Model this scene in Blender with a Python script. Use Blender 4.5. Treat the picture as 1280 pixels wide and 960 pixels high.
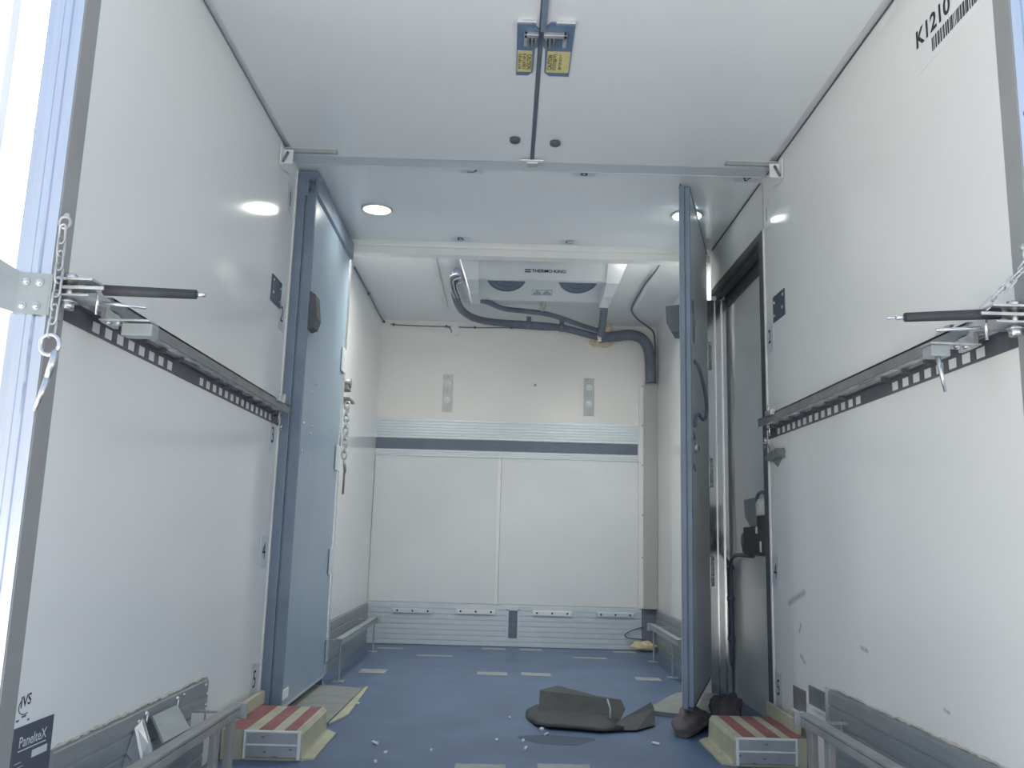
import bpy, bmesh, math, random
from mathutils import Vector, Matrix
random.seed(7)
PI = math.pi
SC = bpy.context.scene
for o in list(bpy.data.objects):
    bpy.data.objects.remove(o)

# ------------------------------------------------------------------ camera
cam_d = bpy.data.cameras.new('camera')
cam = bpy.data.objects.new('camera', cam_d)
SC.collection.objects.link(cam)
cam_d.sensor_width = 36.0
cam_d.lens = 1087.95 * 36.0 / 1280.0
cam_d.clip_start = 0.02
YAW, PITCH, ROLL = 0.00347, 0.17471, 0.02745
_f = Vector((math.sin(YAW)*math.cos(PITCH), math.cos(YAW)*math.cos(PITCH), math.sin(PITCH)))
_r = Vector((math.cos(YAW), -math.sin(YAW), 0))
_u = _r.cross(_f)
_r2 = _r*math.cos(ROLL) + _u*math.sin(ROLL)
_u2 = _u*math.cos(ROLL) - _r*math.sin(ROLL)
cam.matrix_world = Matrix(((_r2.x, _u2.x, -_f.x, 1.1217), (_r2.y, _u2.y, -_f.y, 0.0), (_r2.z, _u2.z, -_f.z, 0.8839), (0, 0, 0, 1)))
SC.camera = cam

# ------------------------------------------------------------------ sky, sun, exposure
SKY_STRENGTH = 0.62
SUN_STRENGTH = 15.0
SUN_DIR = Vector((-0.4562, 0.7565, 0.4686)).normalized()      # towards the sun
SC.view_settings.view_transform = 'Standard'
SC.view_settings.look = 'None'
SC.view_settings.exposure = 0.74
SC.cycles.max_bounces = 14
SC.cycles.diffuse_bounces = 10
SC.view_settings.gamma = 1.0
SC.view_settings.use_curve_mapping = False

world = bpy.data.worlds.new('sky')
SC.world = world
world.use_nodes = True
wn, wl = world.node_tree.nodes, world.node_tree.links
wn.clear()
out = wn.new('ShaderNodeOutputWorld'); bg = wn.new('ShaderNodeBackground')
tc = wn.new('ShaderNodeTexCoord'); sep = wn.new('ShaderNodeSeparateXYZ')
ramp = wn.new('ShaderNodeValToRGB')
ramp.color_ramp.elements[0].position = 0.0
ramp.color_ramp.elements[0].color = (1.0, 1.0, 0.98, 1)
ramp.color_ramp.elements[1].position = 1.0
ramp.color_ramp.elements[1].color = (0.46, 0.62, 0.95, 1)
e = ramp.color_ramp.elements.new(0.25); e.color = (0.80, 0.90, 1.0, 1)
dot = wn.new('ShaderNodeVectorMath'); dot.operation = 'DOT_PRODUCT'
dot.inputs[1].default_value = SUN_DIR
pw = wn.new('ShaderNodeMath'); pw.operation = 'POWER'; pw.use_clamp = False
mx = wn.new('ShaderNodeMath'); mx.operation = 'MAXIMUM'; mx.inputs[1].default_value = 0.0
pw.inputs[1].default_value = 60.0
ml = wn.new('ShaderNodeMath'); ml.operation = 'MULTIPLY'; ml.inputs[1].default_value = 14.0
halo = wn.new('ShaderNodeMix'); halo.data_type = 'RGBA'; halo.blend_type = 'ADD'; halo.clamp_result = False
wl.new(tc.outputs['Generated'], sep.inputs[0]); wl.new(sep.outputs['Z'], ramp.inputs[0])
wl.new(tc.outputs['Generated'], dot.inputs[0]); wl.new(dot.outputs['Value'], mx.inputs[0])
wl.new(mx.outputs[0], pw.inputs[0]); wl.new(pw.outputs[0], ml.inputs[0])
halo.inputs[0].default_value = 1.0
wl.new(ramp.outputs[0], halo.inputs[6])
comb = wn.new('ShaderNodeCombineColor')
for i in range(3): wl.new(ml.outputs[0], comb.inputs[i])
wl.new(comb.outputs[0], halo.inputs[7])
wl.new(halo.outputs[2], bg.inputs['Color'])
bg.inputs['Strength'].default_value = SKY_STRENGTH
wl.new(bg.outputs[0], out.inputs[0])

sun_d = bpy.data.lights.new('sun', 'SUN'); sun_d.energy = SUN_STRENGTH; sun_d.angle = 0.0093; sun_d.color = (1, 0.95, 0.87)
sun = bpy.data.objects.new('sun', sun_d); SC.collection.objects.link(sun)
sun.rotation_euler = SUN_DIR.to_track_quat('Z', 'Y').to_euler()
sun.location = (-6, 9, 8)

# the open back of the truck, where the daylight comes in (a sampling portal: it gives no light of its own)
pd = bpy.data.lights.new('rear_opening', 'AREA'); pd.shape = 'RECTANGLE'; pd.size = 2.5; pd.size_y = 2.9
pd.cycles.is_portal = True
po = bpy.data.objects.new('rear_opening', pd); SC.collection.objects.link(po)
po.location = (1.2, 1.98, 1.37); po.rotation_euler = (PI/2, 0, 0)

# ------------------------------------------------------------------ dimensions (metres)
W, H, D = 2.40, 2.736, 7.424          # inner width, height, front wall
YP, YE, YH = 2.12, 4.245, 5.33        # rear post, end of side panel, inner door frame

# ------------------------------------------------------------------ materials
def lin(c):
    return tuple((v/255/12.92 if v/255 <= 0.04045 else ((v/255+0.055)/1.055)**2.4) for v in c)

MATS = {}
def mat(name, rgb, rough=0.5, metal=0.0, var=0.05, scale=6.0, bump=0.0, stretch=None, emit=None, spec=None, alpha=None):
    m = bpy.data.materials.new(name); m.use_nodes = True
    n, l = m.node_tree.nodes, m.node_tree.links
    b = n['Principled BSDF']
    b.inputs['Roughness'].default_value = rough
    b.inputs['Metallic'].default_value = metal
    if spec is not None: b.inputs['Specular IOR Level'].default_value = spec
    t = n.new('ShaderNodeTexCoord'); mp = n.new('ShaderNodeMapping')
    l.new(t.outputs['Object'], mp.inputs[0])
    if stretch: mp.inputs['Scale'].default_value = stretch
    no = n.new('ShaderNodeTexNoise'); no.inputs['Scale'].default_value = scale; no.inputs['Detail'].default_value = 4
    l.new(mp.outputs[0], no.inputs['Vector'])
    r = n.new('ShaderNodeValToRGB')
    r.color_ramp.elements[0].position = 0.3; r.color_ramp.elements[1].position = 0.7
    r.color_ramp.elements[0].color = tuple(max(0, c*(1-var)) for c in rgb) + (1,)
    r.color_ramp.elements[1].color = tuple(min(1, c*(1+var)) for c in rgb) + (1,)
    l.new(no.outputs['Fac'], r.inputs[0]); l.new(r.outputs[0], b.inputs['Base Color'])
    if bump:
        bp = n.new('ShaderNodeBump'); bp.inputs['Strength'].default_value = bump; bp.inputs['Distance'].default_value = 0.01
        l.new(no.outputs['Fac'], bp.inputs['Height']); l.new(bp.outputs[0], b.inputs['Normal'])
    if emit:
        b.inputs['Emission Color'].default_value = tuple(emit[:3]) + (1,); b.inputs['Emission Strength'].default_value = emit[3]
    MATS[name] = m
    return m

def add_scuffs(m, marks, colour):
    """short scuffs at given spots (object coordinates): (a, b, radius)"""
    n, l = m.node_tree.nodes, m.node_tree.links
    b = n['Principled BSDF']; src = b.inputs['Base Color'].links[0].from_socket
    t = n.new('ShaderNodeTexCoord')
    ns = n.new('ShaderNodeTexNoise'); ns.inputs['Scale'].default_value = 60; ns.inputs['Detail'].default_value = 3
    l.new(t.outputs['Object'], ns.inputs['Vector'])
    total = None
    for a, bb, rad in marks:
        a, bb = Vector(a), Vector(bb); mid = (a+bb)/2; d = bb-a; L = d.length; d.normalize()
        sub = n.new('ShaderNodeVectorMath'); sub.operation = 'SUBTRACT'; sub.inputs[1].default_value = mid
        l.new(t.outputs['Object'], sub.inputs[0])
        dt = n.new('ShaderNodeVectorMath'); dt.operation = 'DOT_PRODUCT'; dt.inputs[1].default_value = d
        l.new(sub.outputs[0], dt.inputs[0])
        cl = n.new('ShaderNodeClamp'); cl.inputs['Min'].default_value = -L/2; cl.inputs['Max'].default_value = L/2
        l.new(dt.outputs['Value'], cl.inputs[0])
        sc = n.new('ShaderNodeVectorMath'); sc.operation = 'SCALE'; sc.inputs[0].default_value = d
        l.new(cl.outputs[0], sc.inputs['Scale'])
        ds = n.new('ShaderNodeVectorMath'); ds.operation = 'DISTANCE'
        l.new(sub.outputs[0], ds.inputs[0]); l.new(sc.outputs[0], ds.inputs[1])
        mr = n.new('ShaderNodeMapRange'); mr.inputs['From Min'].default_value = 0; mr.inputs['From Max'].default_value = rad
        mr.inputs['To Min'].default_value = 1; mr.inputs['To Max'].default_value = 0
        l.new(ds.outputs['Value'], mr.inputs[0])
        if total is None: total = mr.outputs[0]
        else:
            mm = n.new('ShaderNodeMath'); mm.operation = 'MAXIMUM'
            l.new(total, mm.inputs[0]); l.new(mr.outputs[0], mm.inputs[1]); total = mm.outputs[0]
    mu = n.new('ShaderNodeMath'); mu.operation = 'MULTIPLY'
    l.new(total, mu.inputs[0]); l.new(ns.outputs['Fac'], mu.inputs[1])
    mx = n.new('ShaderNodeMix'); mx.data_type = 'RGBA'
    l.new(mu.outputs[0], mx.inputs[0]); l.new(src, mx.inputs[6]); mx.inputs[7].default_value = tuple(colour)+(1,)
    l.new(mx.outputs[2], b.inputs['Base Color'])

M = {}
M['white'] = mat('white_grp', (0.835, 0.85, 0.85), 0.11, var=0.015, scale=1.5)
M['white_r'] = mat('white_grp_scuffed', (0.835, 0.84, 0.82), 0.11, var=0.02, scale=1.5)
add_scuffs(M['white_r'], [((2.4, 3.99, 0.63), (2.4, 3.78, 0.69), 0.02), ((2.4, 3.86, 0.52), (2.4, 3.84, 0.55), 0.015),
                          ((2.4, 3.20, 0.532), (2.4, 3.15, 0.528), 0.012), ((2.4, 2.62, 0.43), (2.4, 2.59, 0.426), 0.008),
                          ((2.4, 3.85, 0.42), (2.4, 3.8, 0.40), 0.014)], (0.08, 0.10, 0.13))
M['ceiling'] = mat('ceiling_grp', (0.86, 0.885, 0.905), 0.2, var=0.015, scale=1.2)
M['panel'] = mat('bulkhead_grp', (0.85, 0.88, 0.90), 0.25, var=0.02, scale=1.3)
M['cream'] = mat('cream_grp', (0.88, 0.86, 0.82), 0.5, var=0.02, scale=1.6)
M['board'] = mat('grey_white_board', (0.76, 0.78, 0.78), 0.4, var=0.03, scale=2.2)
M['alu'] = mat('ribbed_aluminium', (0.66, 0.72, 0.76), 0.42, 0.35, var=0.05, scale=9, stretch=(1, 1, 8))
M['rail_alu'] = mat('rail_alu', (0.66, 0.71, 0.75), 0.45, 0.1, var=0.03)
M['alu_dark'] = mat('kick_aluminium', (0.36, 0.385, 0.40), 0.45, 0.4, var=0.08, scale=7, stretch=(1, 1, 9))
M['post'] = mat('brushed_post', (0.66, 0.72, 0.84), 0.24, 0.85, var=0.03, scale=14, stretch=(6, 6, 0.4))
M['post_side'] = mat('grey_post_side', (0.36, 0.37, 0.37), 0.5, 0.2, var=0.06)
M['mottled'] = mat('mottled_lining', (0.62, 0.64, 0.64), 0.5, 0.1, var=0.45, scale=16, stretch=(3, 0.6, 1))
M['anchor'] = mat('pale_anchor', (0.62, 0.63, 0.61), 0.45, var=0.1, scale=20)
M['steel'] = mat('galvanised_steel', (0.56, 0.58, 0.59), 0.36, 0.7, var=0.22, scale=22)
M['zinc'] = mat('bright_zinc', (0.74, 0.76, 0.78), 0.25, 0.85, var=0.10, scale=30)
M['chrome'] = mat('polished_jamb', (0.80, 0.82, 0.84), 0.14, 1.0, var=0.05, scale=10, stretch=(8, 8, 0.3))
M['hook_grey'] = mat('hook_grey', (0.25, 0.26, 0.255), 0.45, 0.2, var=0.15, scale=25)
M['rail'] = mat('dark_rail', (0.23, 0.24, 0.245), 0.45, 0.2, var=0.15, scale=12)
M['track'] = mat('dark_track', (0.12, 0.125, 0.14), 0.5, 0.2, var=0.15, scale=14)
M['grip'] = mat('black_grip_rubber', (0.045, 0.048, 0.055), 0.55, var=0.2, scale=20)
M['rubber'] = mat('dark_rubber', (0.10, 0.115, 0.13), 0.55, var=0.15, scale=9)
M['leaf'] = mat('blue_grey_door_skin', (0.30, 0.40, 0.49), 0.32, var=0.06, scale=2.5)
M['seam'] = mat('seam_grey', (0.115, 0.15, 0.20), 0.5, var=0.1)
M['leaf2'] = mat('grey_door_skin_lifted', (0.52, 0.58, 0.62), 0.35, var=0.05, scale=2.5)  # same kind of door skin, lightened to offset the shade on the right leaf
M['gasket'] = mat('blue_grey_gasket', (0.19, 0.25, 0.335), 0.45, var=0.1, scale=6)
M['recess'] = mat('grey_recess_door', (0.78, 0.81, 0.81), 0.3, var=0.05, scale=2)
M['floor'] = mat('blue_vinyl_floor', (0.092, 0.147, 0.25), 0.42, var=0.16, scale=3.0, bump=0.04)
M['marker'] = mat('worn_white_strip', (0.33, 0.35, 0.35), 0.6, var=0.18, scale=18)
M['ground'] = mat('sunlit_concrete', (0.50, 0.49, 0.47), 0.9, var=0.12, scale=0.8)
M['black'] = mat('black_paint', (0.02, 0.022, 0.026), 0.5, var=0.2)
M['slot'] = mat('dark_slot', (0.15, 0.18, 0.24), 0.6, var=0.08)
M['hose'] = mat('black_hose', (0.14, 0.16, 0.22), 0.5, var=0.15, scale=14)
M['foam'] = mat('expanding_foam', (0.72, 0.62, 0.42), 0.85, var=0.2, scale=25, bump=0.6)
M['sealant'] = mat('old_sealant', (0.58, 0.55, 0.47), 0.7, var=0.2, scale=30)
M['motor'] = mat('motor_dark', (0.10, 0.095, 0.11), 0.5, var=0.15)
M['unit'] = mat('evaporator_white', (0.66, 0.69, 0.70), 0.4, var=0.03)
M['creambox'] = mat('cream_plastic', (0.48, 0.475, 0.35), 0.5, var=0.12, scale=8)
M['red'] = mat('faded_red_tape', (0.31, 0.12, 0.125), 0.55, var=0.2, scale=14)
M['silver'] = mat('silver_plate', (0.50, 0.53, 0.54), 0.35, 0.5, var=0.14, scale=12)
M['plate'] = mat('grey_plate', (0.38, 0.42, 0.43), 0.45, 0.3, var=0.1, scale=9)
M['warm_plate'] = mat('warm_plate', (0.38, 0.375, 0.36), 0.45, 0.25, var=0.15, scale=10)
M['ramp'] = mat('dull_floor_plate', (0.27, 0.29, 0.28), 0.6, 0.1, var=0.12, scale=9)
M['sticker'] = mat('clear_sticker', (0.62, 0.66, 0.70), 0.35, var=0.02)
M['yellow'] = mat('yellow_label', (0.72, 0.66, 0.30), 0.5, var=0.06, scale=30)
M['darkplate'] = mat('slate_badge', (0.085, 0.095, 0.13), 0.4, var=0.1)
M['blueplate'] = mat('blue_latch_plate', (0.15, 0.24, 0.36), 0.4, 0.2, var=0.12, scale=14)
M['ink'] = mat('black_ink', (0.025, 0.027, 0.032), 0.6, var=0.1)
M['blueink'] = mat('blue_grey_ink', (0.10, 0.16, 0.26), 0.6, var=0.1)
M['coat'] = mat('dark_brown_cloth', (0.11, 0.095, 0.105), 0.9, var=0.3, scale=16, bump=0.5)
M['mat'] = mat('black_rubber_sheet', (0.052, 0.06, 0.062), 0.6, var=0.2, scale=11, bump=0.2)
M['stain'] = mat('oily_stain', (0.05, 0.08, 0.135), 0.55, var=0.2)
M['paper'] = mat('white_scrap', (0.85, 0.88, 0.92), 0.6, var=0.05)
M['lens'] = mat('lamp_lens', (0.9, 0.95, 0.85), 0.3, var=0.02, emit=(0.93, 1.0, 0.80, 2.2))
M['bezel'] = mat('lamp_bezel', (0.55, 0.60, 0.60), 0.35, 0.4)
M['conduit'] = mat('grey_conduit', (0.42, 0.42, 0.40), 0.5, var=0.05, scale=2)
M['whitetrim'] = mat('white_trim', (0.84, 0.84, 0.81), 0.35, var=0.03)
M['dome'] = mat('pale_dome', (0.62, 0.66, 0.64), 0.4)

# ------------------------------------------------------------------ mesh helpers
class MB:
    def __init__(s): s.bm = bmesh.new()
    def _face(s, vs, smooth=False):
        try:
            f = s.bm.faces.new(vs); f.smooth = smooth; return f
        except ValueError: return None
    def prism(s, pts, vec, smooth=False):
        """planar loop of 3D points extruded by vec"""
        v = Vector(vec); a = [s.bm.verts.new(p) for p in pts]; b = [s.bm.verts.new(Vector(p)+v) for p in pts]
        n = len(a); s._face(a[::-1]); s._face(b)
        for i in range(n): s._face([a[i], a[(i+1) % n], b[(i+1) % n], b[i]], smooth)
        return s
    def box(s, x0, x1, y0, y1, z0, z1, bev=0.0, xf=None):
        t = bmesh.new()
        vs = [t.verts.new((x, y, z)) for x in (x0, x1) for y in (y0, y1) for z in (z0, z1)]
        for q in ((0, 1, 3, 2), (4, 6, 7, 5), (0, 4, 5, 1), (2, 3, 7, 6), (0, 2, 6, 4), (1, 5, 7, 3)):
            t.faces.new([vs[i] for i in q])
        if bev: bmesh.ops.bevel(t, geom=t.edges[:], offset=bev, segments=2, affect='EDGES', profile=0.6)
        if xf is not None: bmesh.ops.transform(t, matrix=xf, verts=t.verts)
        s.merge(t); return s
    def merge(s, t):
        mp = {v: s.bm.verts.new(v.co) for v in t.verts}
        for f in t.faces:
            g = s._face([mp[v] for v in f.verts], f.smooth)
        t.free()
    def cyl(s, p0, p1, r0, r1=None, n=16, caps=True):
        p0, p1 = Vector(p0), Vector(p1); r1 = r0 if r1 is None else r1
        d = (p1-p0).normalized(); a = d.orthogonal().normalized(); b = d.cross(a)
        A = [s.bm.verts.new(p0+(a*math.cos(2*PI*i/n)+b*math.sin(2*PI*i/n))*r0) for i in range(n)]
        B = [s.bm.verts.new(p1+(a*math.cos(2*PI*i/n)+b*math.sin(2*PI*i/n))*r1) for i in range(n)]
        for i in range(n): s._face([A[i], A[(i+1) % n], B[(i+1) % n], B[i]], True)
        if caps: s._face(A[::-1]); s._face(B)
        return s
    def tube(s, pts, r, n=10, closed=False, radii=None):
        pts = [Vector(p) for p in pts]; m = len(pts); rings = []; prev = None
        for i, p in enumerate(pts):
            if closed: d = pts[(i+1) % m]-pts[i-1]
            else: d = pts[min(i+1, m-1)]-pts[max(i-1, 0)]
            d.normalize()
            a = d.orthogonal().normalized() if prev is None else (prev-d*prev.dot(d)).normalized()
            prev = a; b = d.cross(a); rr = radii[i] if radii else r
            rings.append([s.bm.verts.new(p+(a*math.cos(2*PI*k/n)+b*math.sin(2*PI*k/n))*rr) for k in range(n)])
        for i in range(m if closed else m-1):
            A, B = rings[i], rings[(i+1) % m]
            off = 0
            if closed and i == m-1:
                off = min(range(n), key=lambda o: sum((A[k].co-B[(k+o) % n].co).length for k in range(n)))
            for k in range(n): s._face([A[k], A[(k+1) % n], B[(k+1+off) % n], B[(k+off) % n]], True)
        if not closed: s._face(rings[0][::-1]); s._face(rings[-1])
        return s
    def disc(s, c, nrm, r, n=24, h=0.001, sx=1.0):
        c, d = Vector(c), Vector(nrm).normalized()
        return s.cyl(c, c+d*h, r, n=n)
    def dome(s, c, nrm, r, h, n=16, k=5):
        """domed cap (bolt head, lens)"""
        c, d = Vector(c), Vector(nrm).normalized(); a = d.orthogonal().normalized(); b = d.cross(a); rings = []
        for j in range(k):
            t = j/k*PI/2
            rings.append([s.bm.verts.new(c+d*h*math.sin(t)+(a*math.cos(2*PI*i/n)+b*math.sin(2*PI*i/n))*r*math.cos(t)) for i in range(n)])
        top = s.bm.verts.new(c+d*h)
        for j in range(k-1):
            for i in range(n): s._face([rings[j][i], rings[j][(i+1) % n], rings[j+1][(i+1) % n], rings[j+1][i]], True)
        for i in range(n): s._face([rings[-1][i], rings[-1][(i+1) % n], top], True)
        s._face(rings[0][::-1]); return s
    def bake(s, xf):
        bmesh.ops.transform(s.bm, matrix=xf, verts=s.bm.verts); return s

ORG = {}
def link(o): SC.collection.objects.link(o)
def obj(name, mb, m, parent=None, label=None, at=None):
    """one mesh object out of world-space geometry; `at` is the origin of a top-level thing"""
    me = bpy.data.meshes.new(name)
    bmesh.ops.remove_doubles(mb.bm, verts=mb.bm.verts, dist=1e-6)
    bmesh.ops.recalc_face_normals(mb.bm, faces=mb.bm.faces)
    org = Vector(at) if at is not None else (ORG[parent.name] if parent is not None else Vector((0, 0, 0)))
    if org.length: bmesh.ops.translate(mb.bm, vec=-org, verts=mb.bm.verts)
    mb.bm.to_mesh(me); mb.bm.free()
    me.materials.append(MATS[m] if m in MATS else M[m])
    o = bpy.data.objects.new(name, me); link(o)
    if parent is not None: o.parent = parent
    else: o.location = org
    ORG[o.name] = org
    if label: o['label'] = label
    return o
def tag(o, label, cat, group=None, kind=None):
    o['label'] = label; o['category'] = cat
    if group: o['group'] = group
    if kind: o['kind'] = kind
    return o
def thing(name, loc, label, cat, group=None):
    o = bpy.data.objects.new(name, None); link(o); o.location = loc; ORG[o.name] = Vector(loc); o.empty_display_size = 0.05
    return tag(o, label, cat, group)
def struct(name, mb, m, parent=None, label=None):
    o = obj(name, mb, m, parent)
    if parent is None:
        o['kind'] = 'structure'
        if label: o['label'] = label; o['category'] = 'structure'
    return o
def copy_tree(root, delta, label):
    r = root.copy(); link(r); r.location = root.location+Vector(delta); r['label'] = label
    for ch in list(root.children):
        c = ch.copy(); link(c); c.parent = r
        for g in list(ch.children):
            q = g.copy(); link(q); q.parent = c
    return r
def text_bm(s, size, origin, xd, yd, eps=0.0012, bold=0.0, align='CENTER'):
    """flat lettering in the plane of xd, yd"""
    cu = bpy.data.curves.new('lettering', 'FONT'); cu.body = s; cu.size = size; cu.align_x = align; cu.align_y = 'CENTER'
    cu.offset = bold; cu.resolution_u = 4
    t = bpy.data.objects.new('lettering', cu); link(t)
    dg = bpy.context.evaluated_depsgraph_get()
    me = bpy.data.meshes.new_from_object(t.evaluated_get(dg))
    bpy.data.objects.remove(t); bpy.data.curves.remove(cu)
    xd, yd = Vector(xd).normalized(), Vector(yd).normalized(); n = xd.cross(yd); O = Vector(origin)
    mb = MB(); mb.bm.from_mesh(me); bpy.data.meshes.remove(me)
    for v in mb.bm.verts: v.co = O+xd*v.co.x+yd*v.co.y+n*eps
    return mb
def stadium(c, ax, side, L, Wd, n=6):
    """closed loop of a chain link: long axis ax, across side"""
    c, ax, side = Vector(c), Vector(ax).normalized(), Vector(side).normalized(); r = Wd/2; h = L/2-r; P = []
    for sgn, a0 in ((1, -PI/2), (-1, PI/2)):
        for i in range(n+1):
            t = a0+PI*i/n
            P.append(c+ax*(sgn*h+math.cos(t)*r)+side*(math.sin(t)*r))
    return P
def smooth_path(pts, k=6):
    """Catmull-Rom through the points"""
    P = [Vector(p) for p in pts]; Q = [P[0]*2-P[1]]+P+[P[-1]*2-P[-2]]; out = []
    for i in range(1, len(Q)-2):
        for j in range(k):
            t = j/k; a, b, c, d = Q[i-1], Q[i], Q[i+1], Q[i+2]
            out.append(0.5*((2*b)+(c-a)*t+(2*a-5*b+4*c-d)*t*t+(3*b-a-3*c+d)*t**3))
    out.append(P[-1]); return out
XP, YPOS, ZP = Vector((1, 0, 0)), Vector((0, 1, 0)), Vector((0, 0, 1))

# ================================================================== SETTING
b = MB().box(-40, 40, -40, 40, -1.15, -1.05); struct('ground', b, 'sunlit_concrete')
b = MB().box(-0.12, W+0.3, 2.0, D+0.1, -0.14, 0.0); struct('floor', b, 'blue_vinyl_floor')
b = MB().box(-0.09, W+0.09, 2.05, D+0.1, H, H+0.08); struct('ceiling', b, 'ceiling_grp')
b = MB().box(-0.085, 0.0, YP, YE, 0, H); b.box(-0.085, 0.0, YH+0.04, D, 0, H); b.box(-0.085, 0, YE, YH+0.04, 2.72, H); b.box(-0.085, -0.045, YE, YH+0.04, 0, 2.72)
struct('wall_left', b, 'white_grp')
b = MB().box(W, W+0.085, YP, YE, 0, H); b.box(W, W+0.085, YE, YH+0.045, 2.48, H); b.box(W, W+0.085, YH+0.045, D, 0, H)
struct('wall_right', b, 'white_grp_scuffed')
b = MB().box(-0.09, W+0.09, D, D+0.09, 0, H); struct('wall_front', b, 'cream_grp')
# front wall cladding, bottom to top
def ribbed(x0, x1, z0, z1, y, n, th=0.02):
    """ribbed horizontal profile facing -Y"""
    mb = MB(); h = (z1-z0)/n; P = []
    for i in range(n):
        z = z0+i*h
        P += [(x0, y-th, z+0.1*h), (x0, y-th, z+0.82*h), (x0, y-th+0.006, z+0.88*h), (x0, y-th+0.006, z+1.0*h), (x0, y-th, z+1.02*h)]
    P = P[:-1]+[(x0, y, z1), (x0, y, z0), (x0, y-th, z0)]
    mb.prism(P, (x1-x0, 0, 0)); return mb
struct('baseboard_front', ribbed(0.0, 2.27, 0.004, 0.336, D, 8), 'ribbed_aluminium')
struct('trim_1', ribbed(0.0, 2.255, 1.700, 1.868, D, 7, 0.018), 'ribbed_aluminium')
b = MB().box(0.0, 2.236, D-0.012, D, 1.608, 1.694); struct('trim_2', b, 'dark_slot')
struct('trim_3', ribbed(0.0, 2.255, 1.550, 1.604, D, 3, 0.018), 'ribbed_aluminium')
b = MB().box(0.004, 1.052, D-0.016, D, 0.338, 1.548, 0.003); struct('trim_4', b, 'grey_white_board')
b = MB().box(1.078, 2.236, D-0.012, D, 0.338, 1.548, 0.003); struct('trim_5', b, 'grey_white_board')
b = MB().box(1.050, 1.076, D-0.026, D, 0.335, 1.553); b.box(0.3, 1.076, D-0.026, D, 1.548, 1.556); struct('trim_6', b, 'white_trim')
# inner door frame: header under the ceiling and the two jambs
b = MB(); b.prism([(0.04, YH, H), (0.04, YH, 2.715), (0.04, YH+0.005, 2.700), (0.04, YH-0.012, 2.690), (0.04, YH-0.012, 2.645), (0.04, YH+0.07, 2.645), (0.04, YH+0.07, H)], (W-0.06, 0, 0))
struct('trim_7', b, 'white_trim')
b = MB().box(0.0, 0.075, YH+0.0, YH+0.07, 0, H); struct('trim_8', b, 'brushed_post')
b = MB()      # right jamb: polished vertical profile facing the rear, three flutes
for x0, x1, yy in ((2.36, 2.40, 0.0), (2.40, 2.41, 0.012), (2.41, 2.445, -0.004), (2.445, 2.453, 0.012), (2.453, 2.478, -0.008)):
    b.box(x0, x1, YH+yy, YH+0.06, 0.0, 2.40, 0.002)
struct('trim_9', b, 'polished_jamb')
b = MB().box(2.30, 2.36, YH+0.0, YH+0.06, 0.0, H); struct('trim_10', b, 'white_trim')
# side doorway on the right: dark head, dark rubber edge, recessed grey door
b = MB().box(W+0.001, W+0.14, YE, YH+0.045, 2.44, 2.478); b.box(W+0.086, W+0.12, YE-0.1, YH+0.3, 2.36, 2.46); b.box(W+0.03, W+0.06, YE, YH+0.045, 2.415, 2.45); struct('trim_11', b, 'dark_rubber')
b = MB().box(W-0.004, W+0.03, YE, YE+0.075, 0.0, 2.46, 0.004); struct('trim_12', b, 'dark_rubber')
b = MB().box(W-0.004, W+0.004, YE-0.018, YE+0.002, 0.0, 2.47, 0.001); struct('trim_13', b, 'white_trim')
b = MB().box(W+0.10, W+0.17, YE-0.15, YH+0.35, -0.14, 2.5); struct('door_1', b, 'grey_recess_door')
b = MB().box(0.0, 0.006, YE-0.016, YE+0.002, 0.0, 2.72, 0.001); struct('trim_14', b, 'white_trim')
# ceiling / wall corner strips
b = MB().box(W-0.004, W, YP, YE-0.1, H-0.010, H-0.004); b.box(W-0.005, W, YE+0.02, YH, H-0.007, H-0.002); struct('trim_15', b, 'dark_rubber')
b = MB().box(0, 0.004, YP, YE-0.1, H-0.008, H-0.004); struct('trim_16', b, 'grey_post_side')
b = MB().box(W-0.004, W, YE-0.02, YE-0.015, 2.48, H-0.02); struct('trim_17', b, 'grey_conduit')
# ceiling strips in the front compartment
for i, (x0, x1, y0, y1) in enumerate(((0.565, 0.605, 5.45, 6.95), (2.098, 2.128, 5.45, 6.78))):
    b = MB().box(x0, x1, y0, y1, H-0.012, H, 0.003); struct('trim_%d' % (18+i), b, 'white_trim')
# rear frame posts
def post(x_in, sgn, n1, n2):
    xs = [0.0, 0.010, 0.012, 0.028, 0.030, 0.033, 0.046, 0.048, 0.051, 0.070, 0.073, 0.088]
    d = [0.0, 0.0, 0.005, 0.005, 0.0, -0.0035, -0.0035, 0.004, 0.0, 0.0, 0.005, 0.0]
    P = [(x_in-sgn*xx, 2.05+dd, -0.3) for xx, dd in zip(xs, d)]+[(x_in-sgn*0.088, YP, -0.3), (x_in, YP, -0.3)]
    struct(n1, MB().prism(P, (0, 0, 3.2)), 'brushed_post')
    x0, x1 = sorted((x_in, x_in+sgn*0.003))
    struct(n2, MB().box(x0, x1, 2.054, YP+0.004, -0.2, 2.9), 'grey_post_side')
post(0.0, 1, 'trim_20', 'trim_21')
post(W, -1, 'trim_22', 'trim_23')
# opened rear door on the left, swung out in line with the rear frame
b = MB().box(-1.30, -0.134, 2.005, 2.075, -0.2, 2.9, 0.006); struct('door_2', b, 'white_grp')
b = MB().box(-0.150, -0.131, 1.998, 2.006, -0.19, 2.89, 0.002); struct('trim_24', b, 'rail_alu')

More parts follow.
